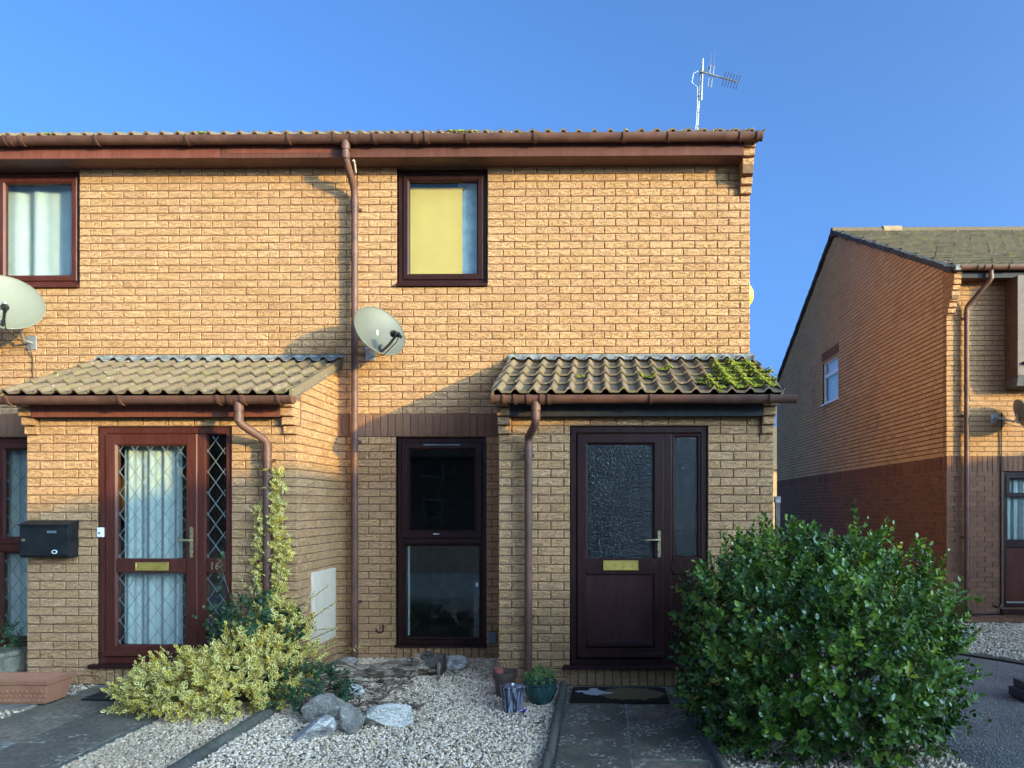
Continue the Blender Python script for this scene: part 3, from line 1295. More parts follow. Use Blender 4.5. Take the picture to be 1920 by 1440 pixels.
def rotmats(n):
    q = npr.normal(size=(n, 4))
    q /= np.linalg.norm(q, axis=1)[:, None]
    w, x, y, z = q.T
    return np.stack([np.stack([1 - 2 * (y * y + z * z), 2 * (x * y - z * w), 2 * (x * z + y * w)], -1),
                     np.stack([2 * (x * y + z * w), 1 - 2 * (x * x + z * z), 2 * (y * z - x * w)], -1),
                     np.stack([2 * (x * z - y * w), 2 * (y * z + x * w), 1 - 2 * (x * x + y * y)], -1)], 1)


def pebbles(name, P, size, mat, jit=0.28, flat=0.6):
    n = len(P)
    sc = size * npr.uniform(0.55, 1.35, (n, 1)) * npr.uniform([0.7, 0.55, flat * .7], [1.3, 1.0, flat * 1.2], (n, 3))
    V = ICO_V[None] * (1 + npr.uniform(-jit, jit, (n, 12, 1)))
    V = V * sc[:, None, :]
    # tumble, mostly lying flat
    V = np.einsum('nij,nkj->nki', rotmats(n), V)
    V[:, :, 2] *= 0.8
    V = V + P[:, None, :]
    F = ICO_F[None] + (np.arange(n) * 12)[:, None, None]
    return stuff(tri_mesh(name, V.reshape(-1, 3), F.reshape(-1, 3), mat))


def rect_pts(n, x0, x1, y0, y1, z=0.0, bias=0.0):
    P = np.empty((n, 3))
    P[:, 0] = npr.uniform(x0, x1, n)
    P[:, 1] = npr.uniform(y0, y1, n)
    P[:, 2] = z + npr.uniform(0, 0.012, n)
    return P


bed = np.concatenate([rect_pts(34000, -2.42, -0.345, -3.45, -0.01), rect_pts(3500, -0.62, -0.345, -1.0, -0.01)])
bed = bed[~((bed[:, 0] < -2.62) & (bed[:, 1] > -1.0))]
bed = bed[~((bed[:, 0] > -0.87) & (bed[:, 1] > -1.0))]
# banked up a little against the wall
bed[:, 2] += np.clip((bed[:, 1] + 0.9) / 0.9, 0, 1) * 0.028 + 0.006 * np.sin(bed[:, 0] * 5) * np.sin(bed[:, 1] * 4)
o = pebbles('gravel', bed, 0.0115, M['gravel'])
o['label'] = 'white and cream stone chippings in the bed under the tall window'
side = np.concatenate([rect_pts(6500, 0.745, 2.2, -3.45, -1.02), rect_pts(800, 1.5, 2.2, -1.1, -0.2)])
o = pebbles('gravel', side, 0.0125, M['gravel'])
o['label'] = 'pale stone chippings beneath the round green hedge bush'
tan = rect_pts(9500, -3.19, -2.51, -3.45, -1.02)
o = pebbles('gravel', tan, 0.0120, M['gravel_tan'])
o['label'] = 'tan stone chippings between the dark path and concrete edging'
left = rect_pts(5200, -6.5, -4.34, -2.9, -1.02)
o = pebbles('gravel', left, 0.0125, M['gravel_tan'])
o['label'] = 'tan stone chippings left of the dark path'
left2 = rect_pts(1200, -6.5, -5.02, -1.02, -0.01)
o = pebbles('gravel', left2, 0.013, M['gravel_tan'])
o['label'] = 'tan stone chippings beside the stone planter under the leaded window'
RG = npr.uniform([4.05, -1.6], [7.6, 3.68], (17000, 2))
# right of the slanted kerb line
kx = 4.18 + (1.1 - RG[:, 1]) * 0.62
kl = 4.18 + (RG[:, 1] - 1.1) * 0.36
RG = RG[(RG[:, 0] > kx) & (RG[:, 0] > kl)]
RP = np.array([(x, y, gz(x, y) + 0.004) for x, y in RG])
RP[:, 2] += npr.uniform(0, 0.016, len(RP))
o = pebbles('gravel', RP, 0.017, M['gravel_flint'])
o['label'] = 'coarse flint chippings in front of the house on the right'
# dark earth strip along that kerb line
mb = MB()
for i in range(13):
    y = 1.25 - i * 0.2
    for dx in (-0.16, 0.06):
        x = 4.18 + (1.1 - y) * 0.62 + dx
        mb.v.append((x + rnd.uniform(-.02, .02), y, gz(x, y) + 0.018))
for i in range(12):
    mb.f.append((2 * i, 2 * i + 1, 2 * i + 3, 2 * i + 2))
struct(mb.build('soil_verge', plain('mossy_earth', (0.05, 0.042, 0.028), 1.0, var=0.35, scale=14, bump=0.7, bscale=60)))

# ================================================================== THE TERRACE
SLOPE = math.radians(25.5)
PSL = math.atan(0.412)
XA0, XP, XB1 = -9.0, -2.432, 1.492           # left end, party line, gable end
TOP = 4.945
house_b = thing('brick_house', 'buff brick end house with mossy porch roof and plain dark door', 'house', (0, 0, 0))
house_a = thing('brick_house', 'buff brick house at left with leaded glass door numbered 16', 'house', (-5, 0, 0))

H_UB = (-2.036, -1.124, 3.79, 4.945)
H_LB = (-2.045, -1.136, 0.150, 2.25)
H_UA = (-6.145, -5.240, 3.79, 4.945)
H_LA = (-6.145, -5.240, 0.150, 2.25)
PB = (-0.876, 1.494)     # porch of the end house
PA = (-4.994, -2.628)    # porch of the left house
PF = -1.0                # porch front plane
H_DB = (-0.262, 0.930, 0.150, 2.25)
H_DA = (-4.376, -3.200, 0.150, 2.25)


def main_front(house, x0, x1, up, low, porch, right_end):
    w = Wall(house, 'front_wall', (0, 0, 0), 0, M['mortar'])
    blind = (porch[0] + 0.02, porch[1] - 0.02, 0, 2.44)
    holes = [up, low]
    up = (up[0], up[1], 3.752, up[3])
    low = (low[0], low[1], 0.0, low[3])
    w.panel(x0, x1, 0, TOP + .15, [up, (low[0], low[1], .15, low[3])], depth=0.16)
    sh = (XP - x0) % 0.225
    w.bricks(lay(x0, x1, 0, 30, [low, blind], 0, shift=sh), M['brick'])
    w.bricks([q for q in soldiers(x0, x1, 2.25, 2.475) if not (q[0] > porch[0] and q[0] + q[2] < porch[1])], M['brick_brown'], d=0.1)
    n = int((TOP - 2.475) / 0.075) + 1
    w.bricks(lay(x0, x1, 2.475, n, [up, (porch[0] + .1, porch[1] - .1, 0, 2.90)], 0, shift=sh), M['brick'])
    w.bricks(soldiers(low[0], low[1], 0.0, 0.150), M['brick'])
    return w


fb = main_front(house_b, XP, XB1, H_UB, H_LB, PB, True)
fa = main_front(house_a, XA0, XP - 0.010, H_UA, H_LA, PA, False)


def porch_walls(house, pc, door, vis_side):
    f = Wall(house, 'porch_wall', (0, PF, 0), 0, M['mortar'])
    f.panel(pc[0] + .009, pc[1] - .009, 0, 2.44, [door], depth=0.11)
    f.bricks(lay(pc[0], pc[1], 0, 30, [(door[0], door[1], 0.0, door[3])], 0), M['brick'])
    f.bricks(lay(pc[0] + .115, pc[1] - .115, 2.25, 2, [], 0), M['brick'])
    f.bricks(soldiers(door[0], door[1], 0, 0.150), M['brick'])
    top = lambda d: 2.515 + (d) * math.tan(PSL)     # d measured from the front back to the house
    walls = [(f, True)]
    for side in (0, 1):
        if side == 1:       # faces +x, u runs +y
            w = Wall(house, 'porch_side_wall', (pc[1], PF, 0), 90, M['mortar'])
            tf = lambda u: top(u)
            rng = (0.1125, 1.0)
        else:               # faces -x, u runs -y
            w = Wall(house, 'porch_side_wall', (pc[0], 0, 0), -90, M['mortar'])
            tf = lambda u: top(1.0 - u)
            rng = (0.0, 0.8875)
        pts = [(0.004, 0), (0.996, 0), (0.996, tf(0.996)), (0.004, tf(0.004))]
        w.poly(pts)
        w.bricks(lay(rng[0], rng[1], 0, 42, [], 1), M['brick'], topf=tf)
        walls.append((w, side == vis_side))
    return walls


wb = porch_walls(house_b, PB, H_DB, None)
wa = porch_walls(house_a, PA, H_DA, 1)

# gable end wall of the end house (faces +x)
ge = Wall(house_b, 'gable_wall', (XB1, 0, 0), 90, M['mortar'])
gtop = lambda u: 5.06 + math.tan(SLOPE) * (u if u < 4.7 else 9.4 - u)
ge.poly([(0.01, -0.3), (9.4, -0.3), (9.4, 5.05), (4.7, gtop(4.7)), (0.01, 5.05)])
ge.bricks(lay(0.1125, 9.4, -0.3, 103, [], 1), M['brick'], simple=True, topf=gtop)
realise([(fb, True)] + wb + [(ge, False)], 300, lambda u, v: u > 1300 and v > 1010)
realise([(fa, True)] + wa, 300, lambda u, v: (380 < u < 640 and v > 1080) or (u < 50 and v > 700))

# shells: party wall, end wall, back wall, floors, roof deck
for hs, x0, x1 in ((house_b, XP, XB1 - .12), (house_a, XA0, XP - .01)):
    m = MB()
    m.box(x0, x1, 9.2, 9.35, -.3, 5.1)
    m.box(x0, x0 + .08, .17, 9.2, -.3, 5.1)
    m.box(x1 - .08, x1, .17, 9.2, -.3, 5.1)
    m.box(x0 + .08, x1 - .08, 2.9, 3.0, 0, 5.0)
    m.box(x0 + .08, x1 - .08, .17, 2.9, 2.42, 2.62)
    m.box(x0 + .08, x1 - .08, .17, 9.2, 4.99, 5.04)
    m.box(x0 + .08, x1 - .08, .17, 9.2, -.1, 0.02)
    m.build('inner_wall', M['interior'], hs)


def corbels(house, x0, x1, specs, name='corbel_brick', y0=0.0):
    for (z, proj) in specs:
        v, f = brick_geo(x1 - x0 + rnd.uniform(-.004, .004), 0.066, proj + 0.06, rnd)
        o = MB().add([(x0 + a, y0 - proj + b, z + .004 + c) for a, b, c in v], f).build(name, M['brick'], house, recalc=False)


corbels(house_b, 1.388, 1.499, [(4.65, .045), (4.725, .085), (4.80, .125), (4.875, .165), (4.95, .205), (5.025, .225)])
MB().box(1.392, 1.494, -.16, .0, 4.80, 5.09).build('corbel_core', M['mortar'], house_b)
for hs, pc in ((house_b, PB), (house_a, PA)):
    sp = [(2.175, .03), (2.25, .065), (2.325, .10), (2.40, .12)]
    corbels(hs, pc[0] - .002, pc[0] + .108, sp, y0=PF)
    corbels(hs, pc[1] - .108, pc[1] + .002, sp, y0=PF)
    for xe in (pc[0] + .002, pc[1] - .104):
        MB().box(xe, xe + .102, PF - .055, PF + .05, 2.26, 2.475).build('corbel_core', M['mortar'], hs)

# ---- roof, fascia, soffit, gutters
for hs, x0, x1, fm in ((house_b, XP, 1.388, M['fascia']), (house_a, XA0, XP - .003, M['fascia'])):
    MB().box(x0, x1, -.235, -.213, 4.940, 5.085).build('fascia_board', fm, hs, bevel=.003)
    MB().box(x0, x1, -.2129, -.001, 4.943, 4.955).build('soffit', M['soffit'], hs)
# brighter red-brown strips on the left house's board
MB().box(-3.62, -2.56, -.2385, -.2351, 4.985, 5.055).build('fascia_strip', M['fascia_a'], house_a)
MB().box(-6.6, -3.70, -.2380, -.2351, 4.945, 5.050).build('fascia_strip', M['fascia_a'], house_a)
for hs, x0, x1 in ((house_b, XP + .004, XB1 + .03), (house_a, XA0, XP)):
    m = MB()
    zr = 5.085 + math.tan(SLOPE) * (4.7 + .22)
    m.add([(x0, -.22, 5.075), (x1, -.22, 5.075), (x1, 4.7, zr), (x0, 4.7, zr), (x1, 9.6, 5.075), (x0, 9.6, 5.075)], [(0, 1, 2, 3), (3, 2, 4, 5)])
    rf = m.build('roof', M['tile'], hs)
    nc = int((x1 - x0 + .05) / 0.30 + .5)
    ox = (x1 + .06 - nc * .30 - .028) if hs is house_b else x0 - .02
    if hs is house_a:
        nc = int((XP - x0 + .02) / 0.30) + 1
        ox = (1.55 + .03 - 13 * .30) - nc * .30
    tiles(rf, (ox if hs is house_a else 1.582 - 13 * .30 - .028, -.285, 5.092), SLOPE, nc if hs is house_a else 13, 16, obj_rows=2)
    rt = MB()
    rt.tube([(x0, 4.7, zr + .03), (x1, 4.7, zr + .03)], .11, 14)
    rt.build('ridge_tile', M['tile'], rf, smooth=True)
gutter(house_a, XA0, XP - .10, -.302, 5.108, M['gutter'], brackets=[-5.72, -4.84, -3.96, -2.98], unions=[-5.62])
gb = gutter(house_b, XP - .095, 1.545, -.302, 5.108, M['gutter'], brackets=[-2.16, -1.27, -.62, .23, .66, 1.34, 1.50], unions=[-1.71])
for xx in (-2.52, -2.37):
    pass
# outlet with its two sockets and the tall shared downpipe
gx = -2.445
downpipe(house_b, [(gx, -.302, 5.03), (gx, -.302, 4.90), (gx + .015, -.085, 4.68), (gx + .015, -.085, 0.02)], M['gutter'],
         collars=[(gx, -.302, 4.925), (gx + .015, -.085, 4.56), (gx + .015, -.085, 4.06)],
         clips=[((gx + .015, -.085, 4.52), 0), ((gx + .015, -.085, 2.20), 0), ((gx + .015, -.085, 0.60), 0)])
m = MB().tube([(gx, -.302, 5.06), (gx, -.302, 4.98)], .042, 16)
m.build('gutter_outlet', M['gutter'], gb, smooth=True)
for dx in (-.085, .085):
    n = 12
    r_ = .066
    half = [(-.302 + r_ * math.cos(math.pi + math.pi * k / n), 5.110 + r_ * math.sin(math.pi + math.pi * k / n) * 1.1) for k in range(n + 1)]
    inner = [(-.302 + (r_ - .007) * math.cos(math.pi + math.pi * k / n), 5.110 + (r_ - .007) * math.sin(math.pi + math.pi * k / n) * 1.1) for k in range(n, -1, -1)]
    MB().extr(half + inner, 'x', gx + dx - .022, gx + dx + .022).build('union', M['gutter'], gb, smooth=True)
# white overflow stub beside the pipe
MB().tube([(-2.395, -.16, 4.83), (-2.37, -.29, 4.885)], .011, 10).build('overflow_pipe', M['white'], house_b, smooth=True)


# ---- porch roofs
def porch_roof(house, pc, oh_l, oh_r, gut, outlet_x, pipe_x, brk, unions, fmat):
    x0, x1 = pc[0] - oh_l, pc[1] + oh_r
    ye, ze = -1.20, 2.478
    yt, zt = -.002, ze + 1.198 * math.tan(PSL)
    m = MB().add([(x0, ye, ze), (x1, ye, ze), (x1, yt, zt), (x0, yt, zt), (x0, ye, ze - .03), (x1, ye, ze - .03), (x1, yt, zt - .03), (x0, yt, zt - .03)],
                 [(0, 1, 2, 3), (7, 6, 5, 4), (0, 4, 5, 1), (1, 5, 6, 2), (3, 7, 4, 0)])
    rf = m.build('porch_roof', M['timber'], house)
    nc = round((x1 - x0) / .30)
    sx = (x1 - x0 - .01) / (nc * .30)
    tiles(rf, (x0 - .005, ye - .045, ze - .015), PSL, nc, 4, gauge=.325)
    # mortar bedded verges
    for xe, s in ((x0, -1), (x1, 1)):
        v = MB()
        a, b = (xe - .012, xe + .012)
        v.add([(a, ye - .03, ze - .02), (b, ye - .03, ze - .02), (b, yt, zt - .005), (a, yt, zt - .005), (a, ye - .03, ze + .052), (b, ye - .03, ze + .052), (b, yt, zt + .062), (a, yt, zt + .062)],
              [(0, 3, 2, 1), (4, 5, 6, 7), (0, 1, 5, 4), (1, 2, 6, 5), (2, 3, 7, 6), (3, 0, 4, 7)])
        v.build('verge', M['tile'], rf)
    # dressed lead flashing
    n = int((x1 - x0 + .04) / .0125)
    vs, fs = [], []
    for i in range(n + 1):
        x = x0 - .02 + (x1 - x0 + .04) * i / n
        ph = ((x - x0 + .005) % .30)
        h = 0
        for c in (0.045, 0.195, 0.345, -0.105):
            t = abs(ph - c)
            if t < .05:
                h = max(h, .034 * (0.5 + 0.5 * math.cos(math.pi * t / .05)) ** .8)
        low = .085 + .016 * math.sin(x * 42 + 1) * (1 if h < .01 else .3) + rnd.uniform(-.004, .004)
        zz = lambda y: zt + y * math.tan(PSL)
        base = .068
        vs += [(x, -.006, zt + .100 + rnd.uniform(-.002, .002)), (x, -.012, zt + .080), (x, -.045, zz(-.045) + base + h * .6 + .008), (x, -low, zz(-low) + base + h + .003), (x, -low, zz(-low) + base + h - .006)]
    for i in range(n):
        for k in range(4):
            fs.append((i * 5 + k, i * 5 + k + 1, i * 5 + 6 + k, i * 5 + 5 + k))
    MB().add(vs, fs).build('lead_flashing', M['lead'], rf, smooth=True, recalc=False)
    # fascia, soffit
    MB().box(pc[0] + .112, pc[1] - .112, PF - .105, PF - .085, 2.318, 2.455).build('porch_fascia', fmat, house, bevel=.003)
    MB().box(pc[0] + .112, pc[1] - .112, PF - .0849, PF - .002, 2.330, 2.342).build('porch_soffit', M['soffit'], house)
    g = gutter(house, gut[0], gut[1], -1.262, 2.468, M['gutter'], brackets=brk, unions=unions)
    MB().tube([(outlet_x, -1.262, 2.42), (outlet_x, -1.262, 2.345)], .041, 16).build('gutter_outlet', M['gutter'], g, smooth=True)
    return rf


ra = porch_roof(house_a, PA, .04, .04, (-5.06, -2.555), -3.01, -2.85, [-4.92, -3.98, -3.16, -2.66], [-3.01], M['fascia_a'])
rb = porch_roof(house_b, PB, .02, .02, (-.885, 1.612), -.533, -.605, [-.79, -.70, -.42, .42, 1.40], [-.533], M['fascia_grey'])
downpipe(house_a, [(-3.01, -1.262, 2.40), (-3.01, -1.262, 2.25), (-2.855, -1.075, 2.11), (-2.855, -1.075, 0.05)], M['gutter'],
         collars=[(-3.01, -1.262, 2.29), (-2.855, -1.075, 2.00)], clips=[((-2.855, -1.075, 1.95), PF), ((-2.855, -1.075, .8), PF)])
downpipe(house_b, [(-.533, -1.262, 2.40), (-.533, -1.262, 2.24), (-.612, -1.075, 2.14), (-.612, -1.075, 0.05)], M['gutter'],
         collars=[(-.533, -1.262, 2.30), (-.612, -1.075, 2.03)], clips=[((-.612, -1.075, 1.99), PF), ((-.612, -1.075, 0.6), PF)])


# moss on the end house's porch roof and on its main eave
def moss_patch(parent, clumps, zf, name='moss'):
    V, F = [], []
    b = 0
    for (x, y, r, k) in clumps:
        for _ in range(int(k * 1.7)):
            a = rnd.random() * 6.283
            d = r * math.sqrt(rnd.random())
            px_, py_ = x + d * math.cos(a) * 1.25, y + d * math.sin(a)
            s = rnd.uniform(.007, .017) * (1.25 - d / r * .6)
            vv = ICO_V * (1 + npr.uniform(-.35, .35, (12, 1))) * np.array([s, s, s * .7])
            V.append(vv + np.array([px_, py_, zf(px_, py_) + s * .4]))
            F.append(ICO_F + b)
            b += 12
    return stuff(tri_mesh(name, np.concatenate(V), np.concatenate(F), M['moss'], parent, smooth=True))


def porch_z(x, y):
    s = (y + 1.245) / math.cos(PSL)
    row = (s % .325) / .325
    ph = (x - (PB[0] - .025)) % .15
    t = abs(ph - .045)
    h = .036 * (0.5 + 0.5 * math.cos(math.pi * t / .038)) ** .62 if t < .038 else 0
    return 2.478 + (y + 1.20) * math.tan(PSL) + .048 + h + (1 - row) * .022


cl = []
for q in range(46):
    x = rnd.gauss(1.22, .15)
    y = rnd.choice([-.36, -.62, -.66, -.92, -.95, -1.15]) + rnd.gauss(0, .035)
    if .80 < x < 1.50 and y < -.28:
        cl.append((x, y, rnd.uniform(.04, .085), rnd.randrange(40, 90)))
cl += [(.60, -.50, .055, 60), (.40, -.78, .05, 50), (-.18, -.76, .035, 28), (.46, -.84, .03, 24), (1.46, -.60, .03, 30), (1.42, -1.10, .06, 70), (1.30, -1.12, .06, 70)]
moss_patch(rb, cl, porch_z)
eave_z = lambda x, y: 5.150 + (y + .28) * math.tan(SLOPE)
roof_b = [c for c in house_b.children if c.name.startswith('roof')][0]
roof_a = [c for c in house_a.children if c.name.startswith('roof')][0]
moss_patch(roof_b, [(-1.44, -.22, .035, 60), (-1.36, -.22, .05, 70), (-1.28, -.21, .04, 40), (-1.22, -.2, .03, 20)], lambda x, y: eave_z(x, y) + .012)
moss_patch(roof_a, [(-3.95, -.22, .04, 60), (-3.88, -.22, .04, 50), (-5.4, -.22, .03, 20)], lambda x, y: eave_z(x, y) + .012)


# ---- windows
def window_upper(house, h, pm):
    x0, x1, z0, z1 = h
    y = .045
    w = MB().frame(x0 + .004, x1 - .004, z0 - .01, z1 - .006, .058, y, .07).build('window', pm, house)
    MB().frame(x0 + .052, x1 - .052, z0 + .042, z1 - .058, .064, y - .012, .05, .016).build('sash', pm, w)
    pane(w, x0 + .108, x1 - .108, z0 + .098, z1 - .116, y + .022, M['glass'])
    MB().extr([(-.035, z0 - .037), (-.035, z0 - .014), (-.030, z0 - .009), (.10, z0 - .004), (.10, z0 - .037)], 'x', x0 + .001, x1 - .001).build('sill', pm, w)
    MB().box(x0 + .25, x1 - .25, y - .016, y - .001, z1 - .055, z1 - .04).build('trickle_vent', pm, w, bevel=.002)
    return w


w1 = window_upper(house_b, H_UB, M['pvc_b'])
curtain(w1, -2.0, -1.405, 3.84, 4.785, .150, M['blind'], 1.2, .0015, name='roller_blind')
MB().box(-2.0, -1.405, .146, .158, 3.86, 3.885).build('blind_hem', M['blind'], w1, bevel=.003)
MB().tube([(-2.0, .165, 4.80), (-1.39, .165, 4.80)], .016, 10).build('blind_roller', M['blind'], w1, smooth=True)
MB().box(-1.46, -1.13, .185, .195, 3.8, 4.93).build('curtain', M['pale_wall'], w1)  # stands for the pale room wall, set close behind the glass to catch light
w2 = window_upper(house_a, H_UA, M['pvc_a'])
curtain(w2, -6.12, -5.25, 3.80, 4.93, .18, M['net'], 2.2, .020)

# tall window of the end house
x0, x1, z0, z1 = H_LB
y = .045
w3 = MB().frame(x0 + .004, x1 - .004, z0, z1 - .008, .055, y, .07).build('window', M['pvc_b'], house_b)
MB().box(x0 + .055, x1 - .055, y + .004, y + .065, 1.178, 1.245).build('transom', M['pvc_b'], w3, bevel=.006)
MB().frame(x0 + .045, x1 - .045, 1.232, z1 - .048, .082, y - .014, .05, .018).build('sash', M['pvc_b'], w3)
pane(w3, x0 + .12, x1 - .12, 1.30, z1 - .125, y + .02, M['glass'])
MB().frame(x0 + .054, x1 - .054, z0 + .054, 1.182, .030, y + .006, .05, .018).build('glazing_bead', M['pvc_b'], w3)
pane(w3, x0 + .08, x1 - .08, z0 + .08, 1.16, y + .03, M['glass'])
MB().extr([(-.03, z0 - .004), (-.03, z0 + .018), (.05, z0 + .026), (.05, z0 - .004)], 'x', x0 - .004, x1 + .004).build('sill', M['pvc_b'], w3)
MB().box(x0 + .27, x1 - .27, y - .02, y - .002, 2.165, 2.178).build('trickle_vent', M['grey'], w3)
MB().box(x0 + .37, x1 - .48, y - .018, y - .010, 1.272, 1.280).build('catch', M['whitepaint'], w3)
MB().box(x0 + .088, x0 + .104, .13, .16, .24, 1.15).build('curtain', M['net'], w3)
MB().box(x1 - .15, x1 - .098, .14, .19, .24, .80).build('sensor_post', M['timber'], w3)
MB().box(x1 - .128, x1 - .104, .134, .139, .735, .775).build('sensor_post', M['whitepaint'], w3)
# leaded window of the left house
x0, x1, z0, z1 = H_LA
w4 = MB().frame(x0 + .004, x1 - .004, z0, z1 - .008, .055, y, .07).build('window', M['pvc_a'], house_a)
MB().box(x0 + .055, x1 - .055, y + .004, y + .065, 1.10, 1.19).build('transom', M['pvc_a'], w4, bevel=.006)
MB().frame(x0 + .045, x1 - .045, 1.17, z1 - .048, .075, y - .014, .05, .018).build('sash', M['pvc_a'], w4)
pane(w4, x0 + .11, x1 - .11, 1.235, z1 - .115, y + .02, M['glass'])
pane(w4, x0 + .08, x1 - .08, z0 + .08, 1.09, y + .03, M['glass'])
leadwork(w4, x0 + .118, x1 - .118, 1.243, z1 - .122, y + .019)
leadwork(w4, x0 + .088, x1 - .088, z0 + .088, 1.084, y + .029)
MB().frame(x0 + .054, x1 - .054, z0 + .054, 1.105, .030, y + .006, .05, .018).build('glazing_bead', M['pvc_a'], w4)
MB().extr([(-.03, z0 - .004), (-.03, z0 + .018), (.05, z0 + .026), (.05, z0 - .004)], 'x', x0 - .004, x1 + .004).build('sill', M['pvc_a'], w4)
curtain(w4, x0 + .02, x1 - .02, .2, 2.2, .2, M['net'], 5, .025)


# ---- doors
def door_base(house, h, pm, leaf, mull, sill):
    x0, x1, z0, z1 = h
    y = PF + .022
    d = MB().frame(x0 + .004, x1 - .004, z0 + .03, z1 - .006, .062, y, .075, .012).build('door', pm, house)
    MB().box(mull[0], mull[1], y + .002, y + .07, z0 + .09, z1 - .066).build('mullion', pm, d, bevel=.006)
    MB().extr([(PF - .055, z0 + .004), (PF - .055, z0 + .026), (PF - .05, z0 + .031), (y + .05, z0 + .040), (y + .05, z0 + .004)], 'x', sill[0], sill[1]).build('sill', M['pvc_b'], d)
    return d, y


# end house: half glazed door with a side light
d1, y = door_base(house_b, H_DB, M['pvc_b'], None, (.548, .624), (-.318, .985))
lx0, lx1, lz0, lz1 = -.200, .552, .240, 2.184
leaf = MB().frame(lx0, lx1, lz0, lz1, .094, y - .012, .055, .016).build('door_leaf', M['pvc_b'], d1)
pane(d1, -.112, .464, 1.09, 2.098, y + .012, M['obscure'])
m = MB()
m.extr([(-.158, 1.035), (-.108, .965), (.458, .965), (.510, 1.035), (.458, 1.104), (-.108, 1.104)], 'y', y - .0125, y + .03)
m.build('mid_rail', M['pvc_b'], d1, bevel=.005)
MB().box(-.108, .460, y + .006, y + .03, .325, .968).build('door_panel', wood_plastic('red_grained_panel', (0.052, 0.0135, 0.0125), .45), d1)
MB().extr([(y + .006, .330), (y - .018, .345), (y - .018, .372), (y + .006, .395)], 'x', -.107, .459).build('weather_bar', M['pvc_b'], d1)
MB().extr([(y - .012, .242), (y - .035, .252), (y - .035, .275), (y - .012, .292)], 'x', lx0 + .01, lx1 - .01).build('weather_bar', M['pvc_b'], d1)
letter_plate(d1, .028, .331, 1.000, 1.085, y - .013, M['brass'])
lever_handle(d1, .511, y - .012, 1.110, 1.345, 1.262, M['chrome'], .13)
MB().frame(.620, .872, 1.09, 2.184, .034, y + .006, .05, .016).build('side_sash', M['pvc_b'], d1)
pane(d1, .645, .850, 1.11, 2.165, y + .022, M['obscure'])
m = MB()
m.extr([(.600, 1.035), (.640, .965), (.868, .965), (.868, 1.104), (.640, 1.104)], 'y', y - .004, y + .03)
m.build('side_rail', M['pvc_b'], d1, bevel=.004)
MB().box(.624, .866, y + .010, y + .03, .24, .97).build('side_panel', M['pvc_b'], d1)

# left house: leaded door with a side light
d2, y = door_base(house_a, H_DA, M['pvc_a'], None, (-3.512, -3.440), (-4.425, -3.15))
lx0, lx1, lz0, lz1 = -4.316, -3.508, .240, 2.184
MB().frame(lx0, lx1, lz0, lz1, .104, y - .012, .055, .016).build('door_leaf', M['pvc_a'], d2)
MB().box(lx0 + .10, lx1 - .10, y - .010, y + .03, .975, 1.098).build('mid_rail', M['pvc_a'], d2, bevel=.006)
for (a, b, c, e) in ((-4.212, -3.604, 1.098, 2.080), (-4.212, -3.604, .350, .975), (-3.435, -3.250, 1.098, 2.165), (-3.435, -3.250, .35, .975)):
    pane(d2, a - .004, b + .004, c - .004, e + .004, y + .016, M['glass'])
    leadwork(d2, a, b, c, e, y + .015)
MB().box(-3.437, -3.262, y + .004, y + .04, .975, 1.098).build('side_rail', M['pvc_a'], d2, bevel=.005)
letter_plate(d2, -4.045, -3.756, .993, 1.066, y - .011, M['brass'])
lever_handle(d2, -3.553, y - .012, 1.105, 1.375, 1.258, M['chrome'], .12)
MB().extr([(y - .012, .242), (y - .035, .252), (y - .035, .275), (y - .012, .292)], 'x', lx0 + .01, lx1 - .01).build('weather_bar', M['pvc_a'], d2)
curtain(d2, -4.23, -3.72, .25, 2.09, y + .13, M['net'], 3.6, .018, sag=.012)
fc = bpy.data.curves.new('number', 'FONT')
fc.body = '16'
fc.size = .105
fc.extrude = .004
fo = bpy.data.objects.new('number', fc)
COL.objects.link(fo)
bpy.context.view_layer.update()
me = bpy.data.meshes.new_from_object(fo.evaluated_get(bpy.context.evaluated_depsgraph_get()))
bpy.data.objects.remove(fo)
me.transform(Matrix.Translation((-3.405, y - .001, 1.000)) @ Matrix.Rotation(math.radians(90), 4, 'X') @ Matrix.Scale(.92, 4))
me.materials.append(M['chrome'])
no = bpy.data.objects.new('house_number', me)
COL.objects.link(no)
no.parent = d2
bell = MB().box(-4.372, -4.325, PF - .012, PF + .022, 1.285, 1.368).build('doorbell', M['whitepaint'], d2, bevel=.006)
MB().tube([(-4.349, PF - .016, 1.322), (-4.349, PF - .010, 1.322)], .008, 12).build('bell_push', M['black'], d2, smooth=True)

# meter box on the left house's porch side wall (faces +x)
mx = PA[1]
mbx = MB().box(mx - .03, mx + .022, -.69, -.115, .27, .95).build('meter_box', M['white'], house_a, bevel=.006)
MB().box(mx + .0225, mx + .030, -.65, -.155, .31, .91).build('meter_door', M['white'], mbx, bevel=.003)
# small cables and boxes low on the end house's wall
MB().box(-1.115, -1.035, -.025, -.001, .19, .30).build('cable_box', M['grey'], house_b, bevel=.004)
MB().tube([(-1.10, -.012, .20), (-1.09, -.014, .13), (-1.02, -.014, .11), (-.94, -.012, .11), (-.90, -.010, .0)], .004, 6).build('cable', M['grey'], house_b, smooth=True)
MB().tube([(-.888, -.010, .0), (-.886, -.010, 1.0), (-.888, -.010, 2.2)], .005, 6).build('cable', M['gutter'], house_b, smooth=True)
MB().tube([(-2.24, -.012, .33), (-2.235, -.012, .30), (-2.20, -.012, .285), (-2.17, -.012, .30), (-2.168, -.012, .37)], .006, 6).build('cable', M['black'], house_b, smooth=True)
MB().tube([(-5.70, -.06, 3.16), (-5.705, -.012, 3.05), (-5.70, -.012, 2.72)], .006, 6).build('cable', M['gutter'], house_a, smooth=True)
